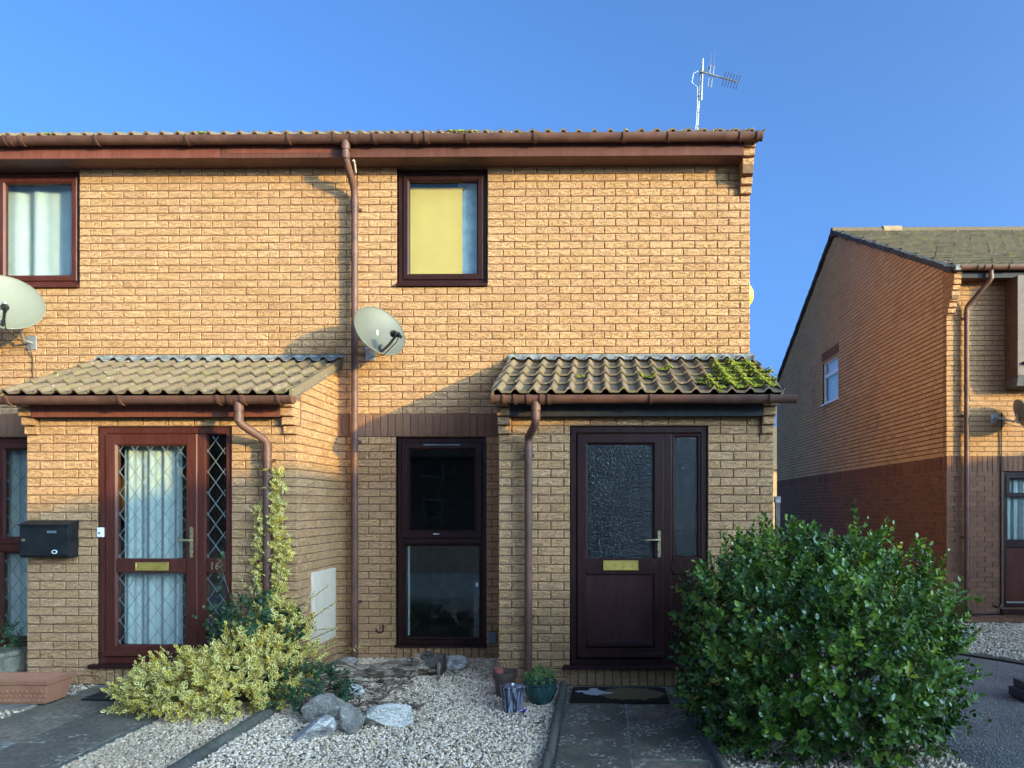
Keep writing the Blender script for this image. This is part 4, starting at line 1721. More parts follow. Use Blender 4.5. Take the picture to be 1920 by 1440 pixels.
# alarm box on the gable
MB().lathe([(.105, 0), (.12, .03), (.11, .06), (.06, .095), (.01, .10)], 24).build('alarm_box', plain('yellow_alarm_case', (0.75, 0.55, 0.05), .4), None, smooth=True)
ab = bpy.data.objects['alarm_box']
ab.parent = house_b
ab.matrix_local = Matrix.Translation((XB1 + .002, .35, 3.75)) @ Matrix.Rotation(math.radians(90), 4, 'Y')

# ================================================================== HOUSE ON THE RIGHT
RX, RY, RB = 5.16, 3.70, -.30
RW, RD = 4.6, 10.6
house_r = thing('brick_house', 'orange buff and brown brick house beyond the drive with oriel window', 'house', (RX, RY, RB))
RSL = math.atan2(2.42, RD / 2)
reave = 5.0
rtop = lambda u: reave + .10 + math.tan(RSL) * (u if u < RD / 2 else RD - u)
# gable faces -x : u runs -y from the back corner
H_SIDE = None
gw = Wall(house_r, 'gable_wall', (RX, RY + RD, 0), -90, plain('joint_shade_mortar', (0.075, 0.036, 0.018), .95))  # mortar colour darkened to paint in the shade of recessed joints
gtf = lambda u: rtop(RD - u)
SW = (RD - 7.42, RD - 6.55, 3.12, 4.20)      # side window in u
SW = (RD - 6.15, RD - 5.03, 3.90, 4.88)
gw.panel(0.0, RD - .01, RB, reave + .09, [SW], depth=.14)
gw.poly([(0.0, reave + .0901), (RD - .01, reave + .0901), (RD / 2, rtop(RD / 2) - .02)], depth=.14)
zb = 2.075
low_core = MB()
for uu in (0.0,):
    t_ = MB().box(0.0, RD - .01, .0060, .0086, RB, zb + .225)
    low_core.add([gw.W(*p) for p in t_.v], t_.f)
low_core.build('pale_pointing', M['mortar_pale'], house_r)
nlow = int((zb - RB) / .075)
gw.bricks(lay(0.0, RD - .1125, zb - nlow * .075, nlow, [], 1), M['brick_brown'], simple=True)
gw.bricks(soldiers(0.0, RD - .1125, zb, zb + .225), M['brick_brown'], simple=True)
gw.bricks(lay(0.0, RD - .1125, zb + .225, 74, [SW], 1, h=.0605), M['brick_red'], simple=True, topf=gtf)  # thinner bricks widen the joints so their painted shade shows
gw.bricks(soldiers(SW[0] - .05, SW[1] + .05, SW[3] + .004, SW[3] + .222), M['brick_brown'], simple=True, offs=-.006)
fr = Wall(house_r, 'front_wall', (RX, RY, 0), 0, M['mortar'])
RDH = (.84, 2.05, .02, 2.08)
ORI = (.86, 2.6, 3.40, 4.88)
fr.panel(0.01, RW, RB, reave + .05, [RDH, ORI], depth=.14)
fr.bricks(lay(0, RW, zb - nlow * .075, nlow, [RDH], 0), M['brick_brown'], simple=True)
fr.bricks(soldiers(0, RW, zb, zb + .225), M['brick_brown'], simple=True)
fr.bricks(lay(0, RW, zb + .225, 37, [ORI], 0, h=.0615), M['brick'], simple=True)
realise([(gw, True), (fr, True)], 300, lambda u, v: u < 1455 or v > 1010)
corbels(house_r, RX - .004, RX + .11, [(4.42, .05), (4.495, .09), (4.57, .13), (4.645, .17), (4.72, .20), (4.795, .225), (4.87, .24), (4.945, .25)], y0=RY)
MB().box(RX + .002, RX + .10, RY - .16, RY, 4.6, 5.02).build('corbel_core', M['mortar'], house_r)
m = MB()
m.box(RX + .14, RX + RW, RY + RD - .14, RY + RD, RB, 5.1)
m.box(RX + RW - .1, RX + RW, RY + .14, RY + RD - .14, RB, 5.1)
m.box(RX + .14, RX + RW - .1, RY + 2.2, RY + 2.3, RB, 5.0)
m.box(RX + .14, RX + RW - .1, RY + .14, RY + RD - .14, 4.98, 5.02)
m.box(RX + .14, RX + RW - .1, RY + .14, RY + RD - .14, 2.4, 2.6)
m.build('inner_wall', M['interior'], house_r)
zr = rtop(RD / 2) + .06
ea = reave + .06
m = MB().add([(RX - .05, RY - .25, ea - .09), (RX + RW, RY - .25, ea - .09), (RX + RW, RY + RD / 2, zr), (RX - .05, RY + RD / 2, zr), (RX + RW, RY + RD + .25, ea - .09), (RX - .05, RY + RD + .25, ea - .09)],
             [(0, 1, 2, 3), (3, 2, 4, 5)])
rrf = m.build('roof', M['tile'], house_r)
tiles(rrf, (RX - .06, RY - .30, ea - .105), math.atan2(zr - ea + .09, RD / 2 + .25), 15, 18, gauge=.342, maxobj=270, flat=True)
mbk = MB()
mbk.tube([(RX - .06, RY + RD / 2, zr + .02), (RX + RW, RY + RD / 2, zr + .02)], .10, 14)
mbk.build('ridge_tile', M['tile'], rrf, smooth=True)
MB().tube([(RX + 1.05, RY + RD / 2, zr + .035), (RX + 1.45, RY + RD / 2, zr + .035)], .115, 14).build('ridge_vent', plain('buff_clay', (0.34, 0.22, 0.12), .9), rrf, smooth=True)
# bedded verge: lumpy dark mortar along the gable slopes
for s in (0, 1):
    m = MB()
    n = 60
    for i in range(n + 1):
        t = i / n
        yy = RY - .28 + t * (RD / 2 + .28) if s == 0 else RY + RD + .28 - t * (RD / 2 + .28)
        zz = (ea - .10) + t * (zr - ea + .10)
        j = rnd.uniform(-.012, .012)
        m.v += [(RX - .060 + j, yy, zz - .025), (RX - .065 + j, yy, zz + .065 + j), (RX + .02, yy, zz + .080), (RX + .02, yy, zz - .025)]
    for i in range(n):
        for k in range(4):
            e = (k + 1) % 4
            m.f.append((i * 4 + k, i * 4 + e, i * 4 + 4 + e, i * 4 + 4 + k))
    m.build('verge', plain('dark_verge_mortar', (0.055, 0.05, 0.045), .95, var=.5, scale=28, bump=.8, bscale=40), rrf)
MB().box(RX + .11, RX + RW, RY - .235, RY - .213, 4.885, 5.02).build('fascia_board', M['fascia_grey'], house_r)
MB().box(RX + .11, RX + RW, RY - .2129, RY - .001, 4.89, 4.90).build('soffit', M['soffit'], house_r)
gr = gutter(house_r, RX + .06, RX + RW, RY - .300, 5.035, M['gutter'], brackets=[RX + .3, RX + .75, RX + 1.6], unions=[RX + .46])
MB().box(RX - .035, RX + .05, RY - .345, RY - .25, 4.965, 5.045).build('gutter_end', M['lead'], gr, bevel=.01)
downpipe(house_r, [(RX + .50, RY - .300, 4.98), (RX + .50, RY - .300, 4.84), (RX + .26, RY - .07, 4.50), (RX + .26, RY - .07, RB + .05)], M['gutter'],
         collars=[(RX + .50, RY - .30, 4.87), (RX + .26, RY - .07, 4.40), (RX + .26, RY - .07, 3.30)],
         clips=[((RX + .26, RY - .07, 4.35), RY), ((RX + .26, RY - .07, 2.9), RY), ((RX + .26, RY - .07, 1.1), RY)])
# oriel
orb = MB().box(RX + .86, RX + 2.6, RY - .34, RY + .1, 3.44, 4.89).build('oriel', plain('brown_stained_board', (0.115, 0.065, 0.045), .6), house_r, bevel=.004)
MB().extr([(RY - .335, 3.438), (RY - .30, 3.30), (RY - .01, 3.30), (RY - .01, 3.438)], 'x', RX + .87, RX + 2.59).build('oriel_base', M['timber'], orb)
MB().box(RX + .94, RX + 2.6, RY - .38, RY - .33, 3.60, 3.64).build('sill', M['pvc_a'], orb)
wf = MB().frame(RX + 1.12, RX + 2.5, 3.64, 4.84, .06, RY - .375, .05, .015).build('window', M['pvc_a'], house_r)
MB().frame(RX + 1.17, RX + 1.78, 4.40, 4.80, .05, RY - .378, .04, .012).build('sash', M['pvc_a'], wf)
MB().frame(RX + 1.17, RX + 1.78, 3.68, 4.39, .05, RY - .378, .04, .012).build('sash', M['pvc_a'], wf)
pane(wf, RX + 1.17, RX + 2.46, 3.68, 4.80, RY - .350, M['glass'])
curtain(wf, RX + 1.18, RX + 2.45, 3.69, 4.79, RY - .341, M['net'], 8, .004)
# front door with its window
dr = MB().frame(RX + .845, RX + 2.045, .03, 2.075, .06, RY + .03, .07).build('door', M['pvc_b'], house_r)
MB().box(RX + .90, RX + 2.0, RY + .05, RY + .09, .09, .98).build('door_panel', M['pvc_a'], dr)
MB().box(RX + .90, RX + 2.0, RY + .035, RY + .085, .94, 1.06).build('mid_rail', M['pvc_b'], dr, bevel=.005)
MB().frame(RX + .89, RX + 1.9, 1.70, 2.03, .06, RY + .02, .05).build('sash', M['pvc_b'], dr)
pane(dr, RX + .90, RX + 2.0, 1.05, 2.0, RY + .06, M['glass'])
curtain(dr, RX + .92, RX + 1.9, 1.06, 1.98, RY + .12, M['net'], 9, .02)
MB().box(RX + .80, RX + 2.1, RY - .05, RY + .06, -.03, .028).build('sill', M['pvc_b'], dr)
MB().box(RX + .90, RX + 2.0, RY + .024, RY + .034, .115, .135).build('weather_bar', M['steel'], dr)
# cables on that wall
MB().tube([(RX + .80, RY - .02, 2.95), (RX + .80, RY - .012, 2.0), (RX + .80, RY - .012, .12), (RX + .76, RY - .012, .05), (RX + .70, RY - .012, .08)], .010, 6).build('cable', M['black'], house_r, smooth=True)
MB().tube([(RX + .30, RY - .012, -.05), (RX + .84, RY - .012, -.04)], .012, 6).build('cable', M['black'], house_r, smooth=True)
# white side window in the gable
ya, yb = RY + RD - SW[1], RY + RD - SW[0]
ws = MB()
prof = [(0, .05), (0, 0), (.05, 0), (.065, .012), (.065, .05), (0, .05)]
ws.ring(SW[0], SW[1], SW[2], SW[3], prof)
ws.v = [tuple(gw.W(u, d + .035, z)) for u, d, z in ws.v]
wso = ws.build('window', M['whitepaint'], house_r)
t_ = MB().box(SW[0] + .06, SW[1] - .06, .035, .08, 4.50, 4.58)
MB().add([gw.W(*p) for p in t_.v], t_.f).build('transom', M['whitepaint'], wso)
t_ = MB().box(SW[0] + .06, SW[1] - .06, .06, .066, SW[2] + .05, SW[3] - .05)
MB().add([gw.W(*p) for p in t_.v], t_.f).build('pane', M['glass'], wso)
t_ = MB().box(SW[0] + .02, SW[1] - .02, .14, .15, SW[2], SW[3])
MB().add([gw.W(*p) for p in t_.v], t_.f).build('curtain', M['pale_wall'], wso)
t_ = MB().box(SW[0] - .03, SW[1] + .03, -.04, .05, SW[2] - .035, SW[2] + .002)
MB().add([gw.W(*p) for p in t_.v], t_.f).build('sill', M['whitepaint'], wso)


# ================================================================== OTHER HOUSES OF THE CLOSE (behind the camera and beyond)
def plain_house(label, c, ang, L, Wd, eave, ridge, wallm, nwin=3, base=-.05, shed=False):
    h = thing('brick_house', label, 'house', (c[0], c[1], base))
    R = Matrix.Translation((c[0], c[1], 0)) @ Matrix.Rotation(ang, 4, 'Z')
    def bl(mb, name, mat, parent=h, smooth=False):
        mb.v = [tuple(R @ Vector(p)) for p in mb.v]
        return mb.build(name, mat, parent, smooth=smooth)
    a, b = L / 2, Wd / 2
    m = MB().box(-a, a, -b, b, base, eave)
    m.extr([(-b, eave + .001), (b, eave + .001), (0, ridge - .12)], 'x', -a, a)
    bl(m, 'wall', wallm)
    m = MB()
    k = (ridge - eave) / b
    o_ = .3
    m.add([(-a - .1, -b - o_, eave - k * o_), (a + .1, -b - o_, eave - k * o_), (a + .1, 0, ridge), (-a - .1, 0, ridge), (a + .1, b + o_, eave - k * o_), (-a - .1, b + o_, eave - k * o_),
           (-a - .1, 0, ridge - .12), (a + .1, 0, ridge - .12), (-a - .1, -b - o_, eave - k * o_ - .1), (a + .1, -b - o_, eave - k * o_ - .1), (-a - .1, b + o_, eave - k * o_ - .1), (a + .1, b + o_, eave - k * o_ - .1)],
          [(0, 1, 2, 3), (3, 2, 4, 5), (8, 9, 1, 0), (10, 11, 4, 5), (8, 6, 7, 9), (6, 10, 11, 7), (0, 3, 6, 8), (3, 5, 10, 6), (1, 2, 7, 9), (2, 4, 11, 7)])
    bl(m, 'roof', M['tile'])
    for i in range(nwin):
        x = -a + L * (i + .5) / nwin
        for s in (-1, 1):
            for z in ([1.0] if eave < 4 else [.9, 3.4]):
                yy = s * (b + .02)
                w = MB().frame(x - .6, x + .6, z, z + 1.2, .07, 0, .06)
                w.v = [(p[0], yy + (p[1] - .03) * (1 if s < 0 else -1), p[2]) for p in w.v]
                wo = bl(w, 'window', M['whitepaint'])
                bl(MB().box(x - .55, x + .55, min(yy, s * b), max(yy, s * b), z + .05, z + 1.15), 'pane', M['glass'], wo)
    return h


M['far_brick'] = plain('distant_brick', (0.30, 0.18, 0.11), .9, var=.15, scale=3)
M['far_orange'] = plain('distant_orange_brick', (0.48, 0.25, 0.11), .9, var=.15, scale=3)
e_ = math.radians(80)
mid = (13.62 + .174 * .7, -12 + .985 * .7)
plain_house('low brick bungalow standing behind the viewpoint to the right', mid, e_, 15.4, 6.5, 2.6, 4.84, M['far_brick'], 4)
plain_house('low brick block added out of view to shade the right house', (15.6, -.75), e_, 6.2, 5.0, 2.3, 3.97, M['far_brick'], 2)  # unseen block, added and sized to shade the right house's lower front
plain_house('long two storey brick terrace facing across the close', (-8, -44), 0, 44, 8, 4.9, 7.3, M['far_brick'], 8)
plain_house('distant orange brick house glimpsed between the two porches', (13.0, 37.5), 0, 16, 7, 3.9, 6.4, M['far_orange'], 4)

# fence post at the corner of the gap
fp = thing('fence_post', 'grey timber post with pale cap in the gap behind the right porch', 'post', (2.385, 2.6, -.15))
MB().box(2.355, 2.415, 2.57, 2.63, -.15, 1.60).build('post', M['timber'], fp, bevel=.004)
MB().box(2.345, 2.425, 2.56, 2.64, 1.6001, 1.69).build('cap', M['lead'], fp, bevel=.006)


# ================================================================== SATELLITE DISHES, AERIAL, POST BOX
def dish(label, c, az, el, wall_pt, w, h, mat, roll=0.0, arm_s=1.0, big=False):
    t = thing('satellite_dish', label, 'satellite dish', wall_pt, 'satellite dishes on the house walls')
    R = Matrix.Translation(c) @ Matrix.Rotation(az, 4, 'Z') @ Matrix.Rotation(-el, 4, 'X') @ Matrix.Rotation(roll, 4, 'Y')
    # local: reflector faces -y
    rings, seg = 7, 40
    vs, fs = [], []
    for side in (0, 1):
        for i in range(rings + 1):
            r = i / rings
            for k in range(seg):
                a = 6.2832 * k / seg
                yy = -.055 * r * r + .055 + side * .008
                if side == 0 and i == rings:
                    yy -= .006
                vs.append(R @ Vector((w / 2 * r * math.cos(a), yy - .03, h / 2 * r * math.sin(a))))
    n1 = (rings + 1) * seg
    for side in (0, 1):
        for i in range(rings):
            for k in range(seg):
                e = (k + 1) % seg
                q = [side * n1 + i * seg + k, side * n1 + i * seg + e, side * n1 + (i + 1) * seg + e, side * n1 + (i + 1) * seg + k]
                fs.append(tuple(q if side else q[::-1]))
    for k in range(seg):
        e = (k + 1) % seg
        fs.append((rings * seg + k, rings * seg + e, n1 + rings * seg + e, n1 + rings * seg + k))
    MB().add(vs, fs).build('reflector', mat, t, smooth=True, recalc=False)
    # rim
    MB().tube([R @ Vector((w / 2 * math.cos(6.2832 * k / seg), -.034, h / 2 * math.sin(6.2832 * k / seg))) for k in range(seg + 1)], .005, 6, False).build('rim', mat, t, smooth=True)
    # arm and feed
    foot = Vector((0, -.02, -h / 2 + .03))
    feed = Vector((0, -.30 * arm_s, -h / 2 + .06))
    a = MB().tube([R @ foot, R @ ((foot + feed) / 2 + Vector((0, 0, -.015))), R @ feed], [.011, .013, .012], 8)
    b0 = R @ (foot + Vector((-.02, 0, .06)))
    a.tube([R @ (foot + Vector((0, .0, .075))), R @ foot], [.014, .02], 8)
    a.build('feed_arm', M['dark_steel'], t, smooth=True)
    d = (Vector((0, 0, .02)) - feed).normalized()
    ln = MB().tube([R @ (feed - d * .02), R @ (feed + d * .045), R @ (feed + d * .05), R @ (feed + d * .07)], [.026, .026, .034, .034], 14)
    ln.tube([R @ (feed - d * .02), R @ (feed - d * .07 + Vector((0, 0, -.02)))], .016, 8)
    lo = ln.build('receiver', M['black'], t, smooth=True)
    MB().tube([R @ (feed + d * .0705), R @ (feed + d * .076)], .028, 14).build('receiver_cap', M['grey'], lo, smooth=True)
    if big:
        f2 = feed + Vector((-.11, .02, -.03))
        MB().tube([R @ (f2 - d * .02), R @ (f2 + d * .045), R @ (f2 + d * .05), R @ (f2 + d * .07)], [.024, .024, .032, .032], 14).build('receiver', M['grey'], t, smooth=True)
        MB().tube([R @ f2, R @ feed], .01, 8).build('receiver_bar', M['dark_steel'], t)
    # mast and wall plate
    back = R @ Vector((0, .04, -.02))
    wp = Vector(wall_pt)
    m = MB().tube([wp, wp + Vector((0, -.12, .0)), Vector((back.x, (back.y + wp.y - .12) / 2, back.z - .06)), back], .014, 10)
    m.tube([back + Vector((0, .01, -.09)), back + Vector((0, .01, .06))], .02, 10)
    m.build('mast', M['steel'], t, smooth=True)
    MB().box(wp.x - .05, wp.x + .05, wp.y - .012, wp.y - .001, wp.z - .07, wp.z + .07).build('wall_plate', M['steel'], t, bevel=.003)
    MB().tube([R @ (feed - d * .05), R @ (feed + Vector((0, .02, -.07))), R @ (foot + Vector((.02, .0, -.03))), wp + Vector((0, -.05, -.05))], .004, 6).build('cable', M['black'], t, smooth=True)
    return t


dish('round grey green satellite dish beside the tall brown downpipe', (-2.10, -.40, 3.20), math.radians(48), math.radians(20), (-2.30, 0, 3.08), .53, .50, M['dish'], math.radians(6))
dish('cream satellite dish below the upper window at left edge', (-5.64, -.45, 3.47), math.radians(42), math.radians(22), (-5.72, 0, 3.20), .62, .58, M['dish_a'], math.radians(3), .9, True)
dish('grey satellite dish seen edge on at the right house', (RX + .92, RY - .30, 2.88), math.radians(82), math.radians(22), (RX + .70, RY, 2.86), .46, .44, M['grey'], 0)

ae = thing('tv_aerial', 'slim silver television aerial on a mast above the roof', 'aerial', (1.40, 3.4, 6.85))
A = Vector((1.40, 3.4, 6.78))
T = Vector((1.465, 3.4, 7.97))
MB().tube([A, A + (T - A) * .95], .0135, 10).build('mast', M['steel'], ae, smooth=True)
MB().tube([A + (T - A) * .56 + Vector((.035, -.02, 0)), T + Vector((.03, -.02, .08))], .012, 8).build('upper_mast', M['steel'], ae, smooth=True)
mt = A + (T - A) * .90
tip = mt + Vector((.53, -.10, -.19))
boom = MB().tube([mt + Vector((.0, -.03, .01)), tip], .0125, 8).build('boom', M['steel'], ae, smooth=True)
for k in range(9):
    p = mt + (tip - mt) * (.40 + .60 * k / 8)
    if k < 3:
        continue
    MB().tube([p + Vector((.014, -.10, .045)), p + Vector((-.014, .10, -.045))], .0045, 6).build('element', M['dark_steel'], ae)
for k in range(2):
    p = mt + (tip - mt) * (.24 + .09 * k)
    MB().tube([p + Vector((.02, -.02, .14)), p + Vector((.0, .0, 0)), p + Vector((-.02, .02, -.15))], .007, 6).build('reflector_bar', M['steel'], ae, smooth=True)
q = mt + Vector((.20, -.02, .11))
MB().tube([mt + Vector((0, -.02, -.01)), q], .008, 6).build('stay', M['dark_steel'], ae)
for k in range(2):
    MB().tube([q + Vector((-.055 * k, 0, -.025 * k)), q + Vector((.012 - .055 * k, 0, .20 - .04 * k))], .003, 5).build('rod', M['dark_steel'], ae)
MB().tube([mt + Vector((-.02, -.02, .03)), mt + Vector((-.10, .0, .0)), mt + Vector((-.12, .0, -.13)), mt + Vector((-.04, .0, -.20)), A + (T - A) * .5 + Vector((-.018, -.01, 0)), A + Vector((-.018, -.01, .1))], .004, 6).build('cable', M['whitepaint'], ae, smooth=True)
for k in (.25, .42, .62):
    p = A + (T - A) * k
    MB().tube([p - Vector((0, 0, .008)), p + Vector((0, 0, .008))], .020, 10).build('strap', M['dark_steel'], ae, smooth=True)

pbx = thing('post_box', 'black metal post box on the wall left of the leaded door', 'post box', (-4.745, PF, 1.12))
MB().extr([(PF - .135, 1.135), (PF - .115, 1.115), (PF - .006, 1.115), (PF - .006, 1.42), (PF - .135, 1.395)], 'x', -4.955, -4.535).build('body', M['black'], pbx, bevel=.004)
MB().extr([(PF - .150, 1.388), (PF - .150, 1.398), (PF - .006, 1.432), (PF - .006, 1.422)], 'x', -4.965, -4.525).build('lid', M['black'], pbx, bevel=.002)
MB().tube([(-4.915, PF - .136, 1.265), (-4.915, PF - .146, 1.265)], .012, 14).build('lock', M['chrome'], pbx, smooth=True)
MB().box(-4.715, -4.635, PF - .1385, PF - .1351, 1.325, 1.345).build('name_plate', M['grey'], pbx)
MB().extr([(-4.650 + .024 * math.cos(a * .5236), 1.165 + .017 * math.sin(a * .5236)) for a in range(12)], 'y', PF - .1385, PF - .1351).build('emblem', M['whitepaint'], pbx)
MB().extr([(-4.650 + .017 * math.cos(a * .5236), 1.165 + .011 * math.sin(a * .5236)) for a in range(12)], 'y', PF - .1400, PF - .1386).build('emblem', M['black'], pbx)


# ================================================================== ROCKS, LOG, POTS, MAT
from mathutils import noise as mnoise


def rock(label, c, r, seed, mat, rot=0.0, cuts=7, tilt=(0, 0)):
    g = random.Random(seed)
    bm = bmesh.new()
    bmesh.ops.create_icosphere(bm, subdivisions=4, radius=1)
    planes = []
    for _ in range(cuts):
        n = Vector((g.gauss(0, 1), g.gauss(0, 1), g.gauss(0, .8))).normalized()
        planes.append((n, g.uniform(.42, .80)))
    off = Vector((g.random() * 50, g.random() * 50, 0))
    for v in bm.verts:
        p = v.co.copy()
        for n, d in planes:
            e = p.dot(n) - d
            if e > 0:
                p -= n * e * .97
        p *= 1 + .10 * mnoise.noise(p * 1.6 + off) + .07 * mnoise.noise(p * 4.5 + off) + .045 * mnoise.noise(p * 11 + off)
        v.co = p
    R = Matrix.Rotation(rot, 4, 'Z') @ Matrix.Rotation(tilt[0], 4, 'X') @ Matrix.Rotation(tilt[1], 4, 'Y')
    zmin = 9
    for v in bm.verts:
        v.co = R @ Vector((v.co.x * r[0], v.co.y * r[1], v.co.z * r[2]))
        zmin = min(zmin, v.co.z)
    me = bpy.data.meshes.new('rock')
    for v in bm.verts:
        v.co.z -= zmin
    bm.to_mesh(me)
    bm.free()
    me.materials.append(mat)
    me.polygons.foreach_set('use_smooth', [True] * len(me.polygons))
    me.set_sharp_from_angle(angle=math.radians(28))
    o = bpy.data.objects.new('rock', me)
    COL.objects.link(o)
    o.location = (c[0], c[1], c[2] - .022)
    tag(o, label, 'rock', 'rocks in the gravel bed')
    return o


rock('large white veined limestone rock, rightmost of the front group', (-1.47, -2.20, 0), (.185, .11, .092), 3, M['rock_white'], .12, 6)
rock('dark grey upright rock between the white rock and the pale one', (-1.70, -2.30, 0), (.115, .12, .135), 8, M['rock_dark'], -.5, 7, (.3, .25))
rock('long dark grey rock half under the green shrub', (-1.96, -2.06, 0), (.19, .09, .11), 15, M['rock_dark'], .55, 6)
rock('pale blue grey rock lowest in front of the group', (-1.91, -2.47, 0), (.145, .085, .095), 21, M['rock_blue'], .55, 7, (0, -.25))
rock('small rounded pale rock between the shrub and the log', (-2.00, -1.45, 0), (.10, .08, .075), 27, M['rock_blue'], .2, 5)
rock('blue grey rock against the brick below the tall window', (-1.37, -.42, 0.02), (.135, .10, .085), 33, M['rock_blue'], -.1, 6)
rock('flat grey rock in the corner behind the log', (-2.42, -.42, 0.02), (.16, .10, .07), 41, M['rock_dark'], .3, 6)
rs = rock('grey stone lying at the foot of the right house', (4.98, 2.95, gz(5, 3) + .01), (.15, .11, .085), 47, M['rock_dark'], .3, 6)
rs['group'] = 'stones by the right house'
rs = rock('darker stone half hidden behind the hedge at right house', (4.72, 2.93, gz(4.7, 3) + .01), (.13, .10, .08), 52, M['rock_dark'], .8, 6)
rs['group'] = 'stones by the right house'

# rotting log
lg = thing('log', 'rotting split log with pale torn wood lying below the window', 'log', (-1.95, -.72, 0))
pts, rs_ = [], []
n = 46
seg = 26
vs, fs = [], []
for i in range(n + 1):
    t = i / n
    cx = -2.50 + 1.02 * t
    cy = -.86 + .24 * t + .02 * math.sin(t * 7)
    rr = .060 + .030 * t + .012 * math.sin(t * 11) + (.018 if t > .8 else 0)
    if t < .12:
        rr *= .45 + t / .12 * .55
    cz = rr * .75 + .015
    for k in range(seg):
        a = 6.2832 * k / seg
        p = Vector((t * 3.2, math.cos(a), math.sin(a)))
        d = 1 + .30 * mnoise.noise(Vector((t * 5, math.cos(a) * 2.2, math.sin(a) * 2.2))) + .22 * mnoise.noise(Vector((t * 13, math.cos(a) * 5, math.sin(a) * 5))) + .10 * mnoise.noise(Vector((t * 40, math.cos(a) * 9, math.sin(a) * 9)))
        vs.append((cx + .01 * mnoise.noise(p * 6), cy + rr * d * math.cos(a) * 1.15, max(.0, cz + rr * d * math.sin(a))))
for i in range(n):
    for k in range(seg):
        e = (k + 1) % seg
        fs.append((i * seg + k, i * seg + e, i * seg + seg + e, i * seg + seg + k))
fs.append(tuple(range(seg)))
fs.append(tuple(n * seg + k for k in range(seg)))
MB().add(vs, fs).build('trunk', M['log'], lg, smooth=True)
barkm = plain('dark_rough_bark', (0.055, 0.042, 0.032), .95, var=.4, scale=30, bump=.9, bscale=45)
vs, fs = [], []
for i in range(15):
    t = i / 14
    for k in range(seg):
        a = 6.2832 * k / seg
        rr = .105 * (1 + .10 * mnoise.noise(Vector((t * 3, math.cos(a) * 3, math.sin(a) * 3))) + .06 * mnoise.noise(Vector((t * 12, math.cos(a) * 9, math.sin(a) * 9))))
        vs.append((-1.63 + .20 * t, -.64 + .03 * t + rr * math.cos(a), max(0, .095 + rr * math.sin(a))))
for i in range(14):
    for k in range(seg):
        e = (k + 1) % seg
        fs.append((i * seg + k, i * seg + e, i * seg + seg + e, i * seg + seg + k))
fs += [tuple(range(seg)), tuple(14 * seg + k for k in range(seg))]
MB().add(vs, fs).build('bark', barkm, lg, smooth=True)
MB().tube([(-1.56, -.66, .19), (-1.555, -.67, .215)], [.030, .034], 12).build('knot', barkm, lg, smooth=True)
for (p, q_, r_) in (((-1.60, -.72, .13), (-1.69, -.86, .02), .022), ((-1.46, -.70, .13), (-1.43, -.86, .01), .020), ((-1.39, -.62, .06), (-1.28, -.70, .012), .012), ((-2.2, -.86, .10), (-2.42, -.98, .03), .016)):
    MB().tube([p, Vector(p) * .5 + Vector(q_) * .5 + Vector((0, 0, .01)), q_], [r_, r_ * .8, r_ * .5], 8).build('branch_stub', M['log'], lg, smooth=True)
# broken chunks of the same log
for i, (cx, cy, sx_, sy_, sz_, rz_) in enumerate([(-2.52, -1.02, .10, .05, .045, .3), (-2.30, -1.06, .12, .045, .05, -.2), (-2.12, -.98, .085, .04, .045, .1), (-2.44, -.70, .11, .05, .06, .5),
                                                 (-2.22, -.66, .09, .05, .055, -.4), (-1.86, -.92, .10, .035, .035, .15), (-2.02, -1.16, .07, .035, .03, .7)]):
    ch = rock('broken chunk of pale rotten wood beside the log', (cx, cy, .012), (sx_, sy_, sz_), 60 + i * 3, M['log'], rz_, 6)
    ch.name = 'wood_chunk'
    for kk in ('label', 'category', 'group'):
        del ch[kk]
    adopt(ch, lg)
# torn bark and wood chips around it
V, F = [], []
b = 0
cube = np.array([(x, y, z) for x in (-1, 1) for y in (-1, 1) for z in (-1, 1)], dtype=np.float32)
cf = np.array([(0, 1, 3, 2), (4, 6, 7, 5), (0, 4, 5, 1), (2, 3, 7, 6), (0, 2, 6, 4), (1, 5, 7, 3)])
Rm = rotmats(520)
for k in range(520):
    t = rnd.random()
    x = -2.62 + 1.0 * t ** 1.3 + rnd.gauss(0, .08)
    yv = -1.05 - rnd.random() ** 1.4 * .62 + .12 * t
    if k % 3 == 0:
        x = rnd.uniform(-2.1, -1.35)
        yv = rnd.gauss(-1.80, .12)
    s = np.array([rnd.uniform(.010, .038), rnd.uniform(.004, .011), rnd.uniform(.002, .004)])
    q_ = cube * s * (1 + npr.uniform(-.25, .25, (8, 1)))
    ang = rnd.random() * 6.28
    c_, s_ = math.cos(ang), math.sin(ang)
    rot2 = np.array([[c_, -s_, 0], [s_, c_, 0], [0, 0, 1]])
    ti = rnd.uniform(-.35, .35)
    rot1 = np.array([[math.cos(ti), 0, math.sin(ti)], [0, 1, 0], [-math.sin(ti), 0, math.cos(ti)]])
    V.append((q_ @ rot1.T) @ rot2.T + np.array([x, yv, .022 + rnd.random() * .02]))
    F.append(cf + b)
    b += 8
stuff(tri_mesh('bark_chips', np.concatenate(V), np.concatenate(F), M['log']))['label'] = 'torn bark and wood chips scattered round the rotting log'

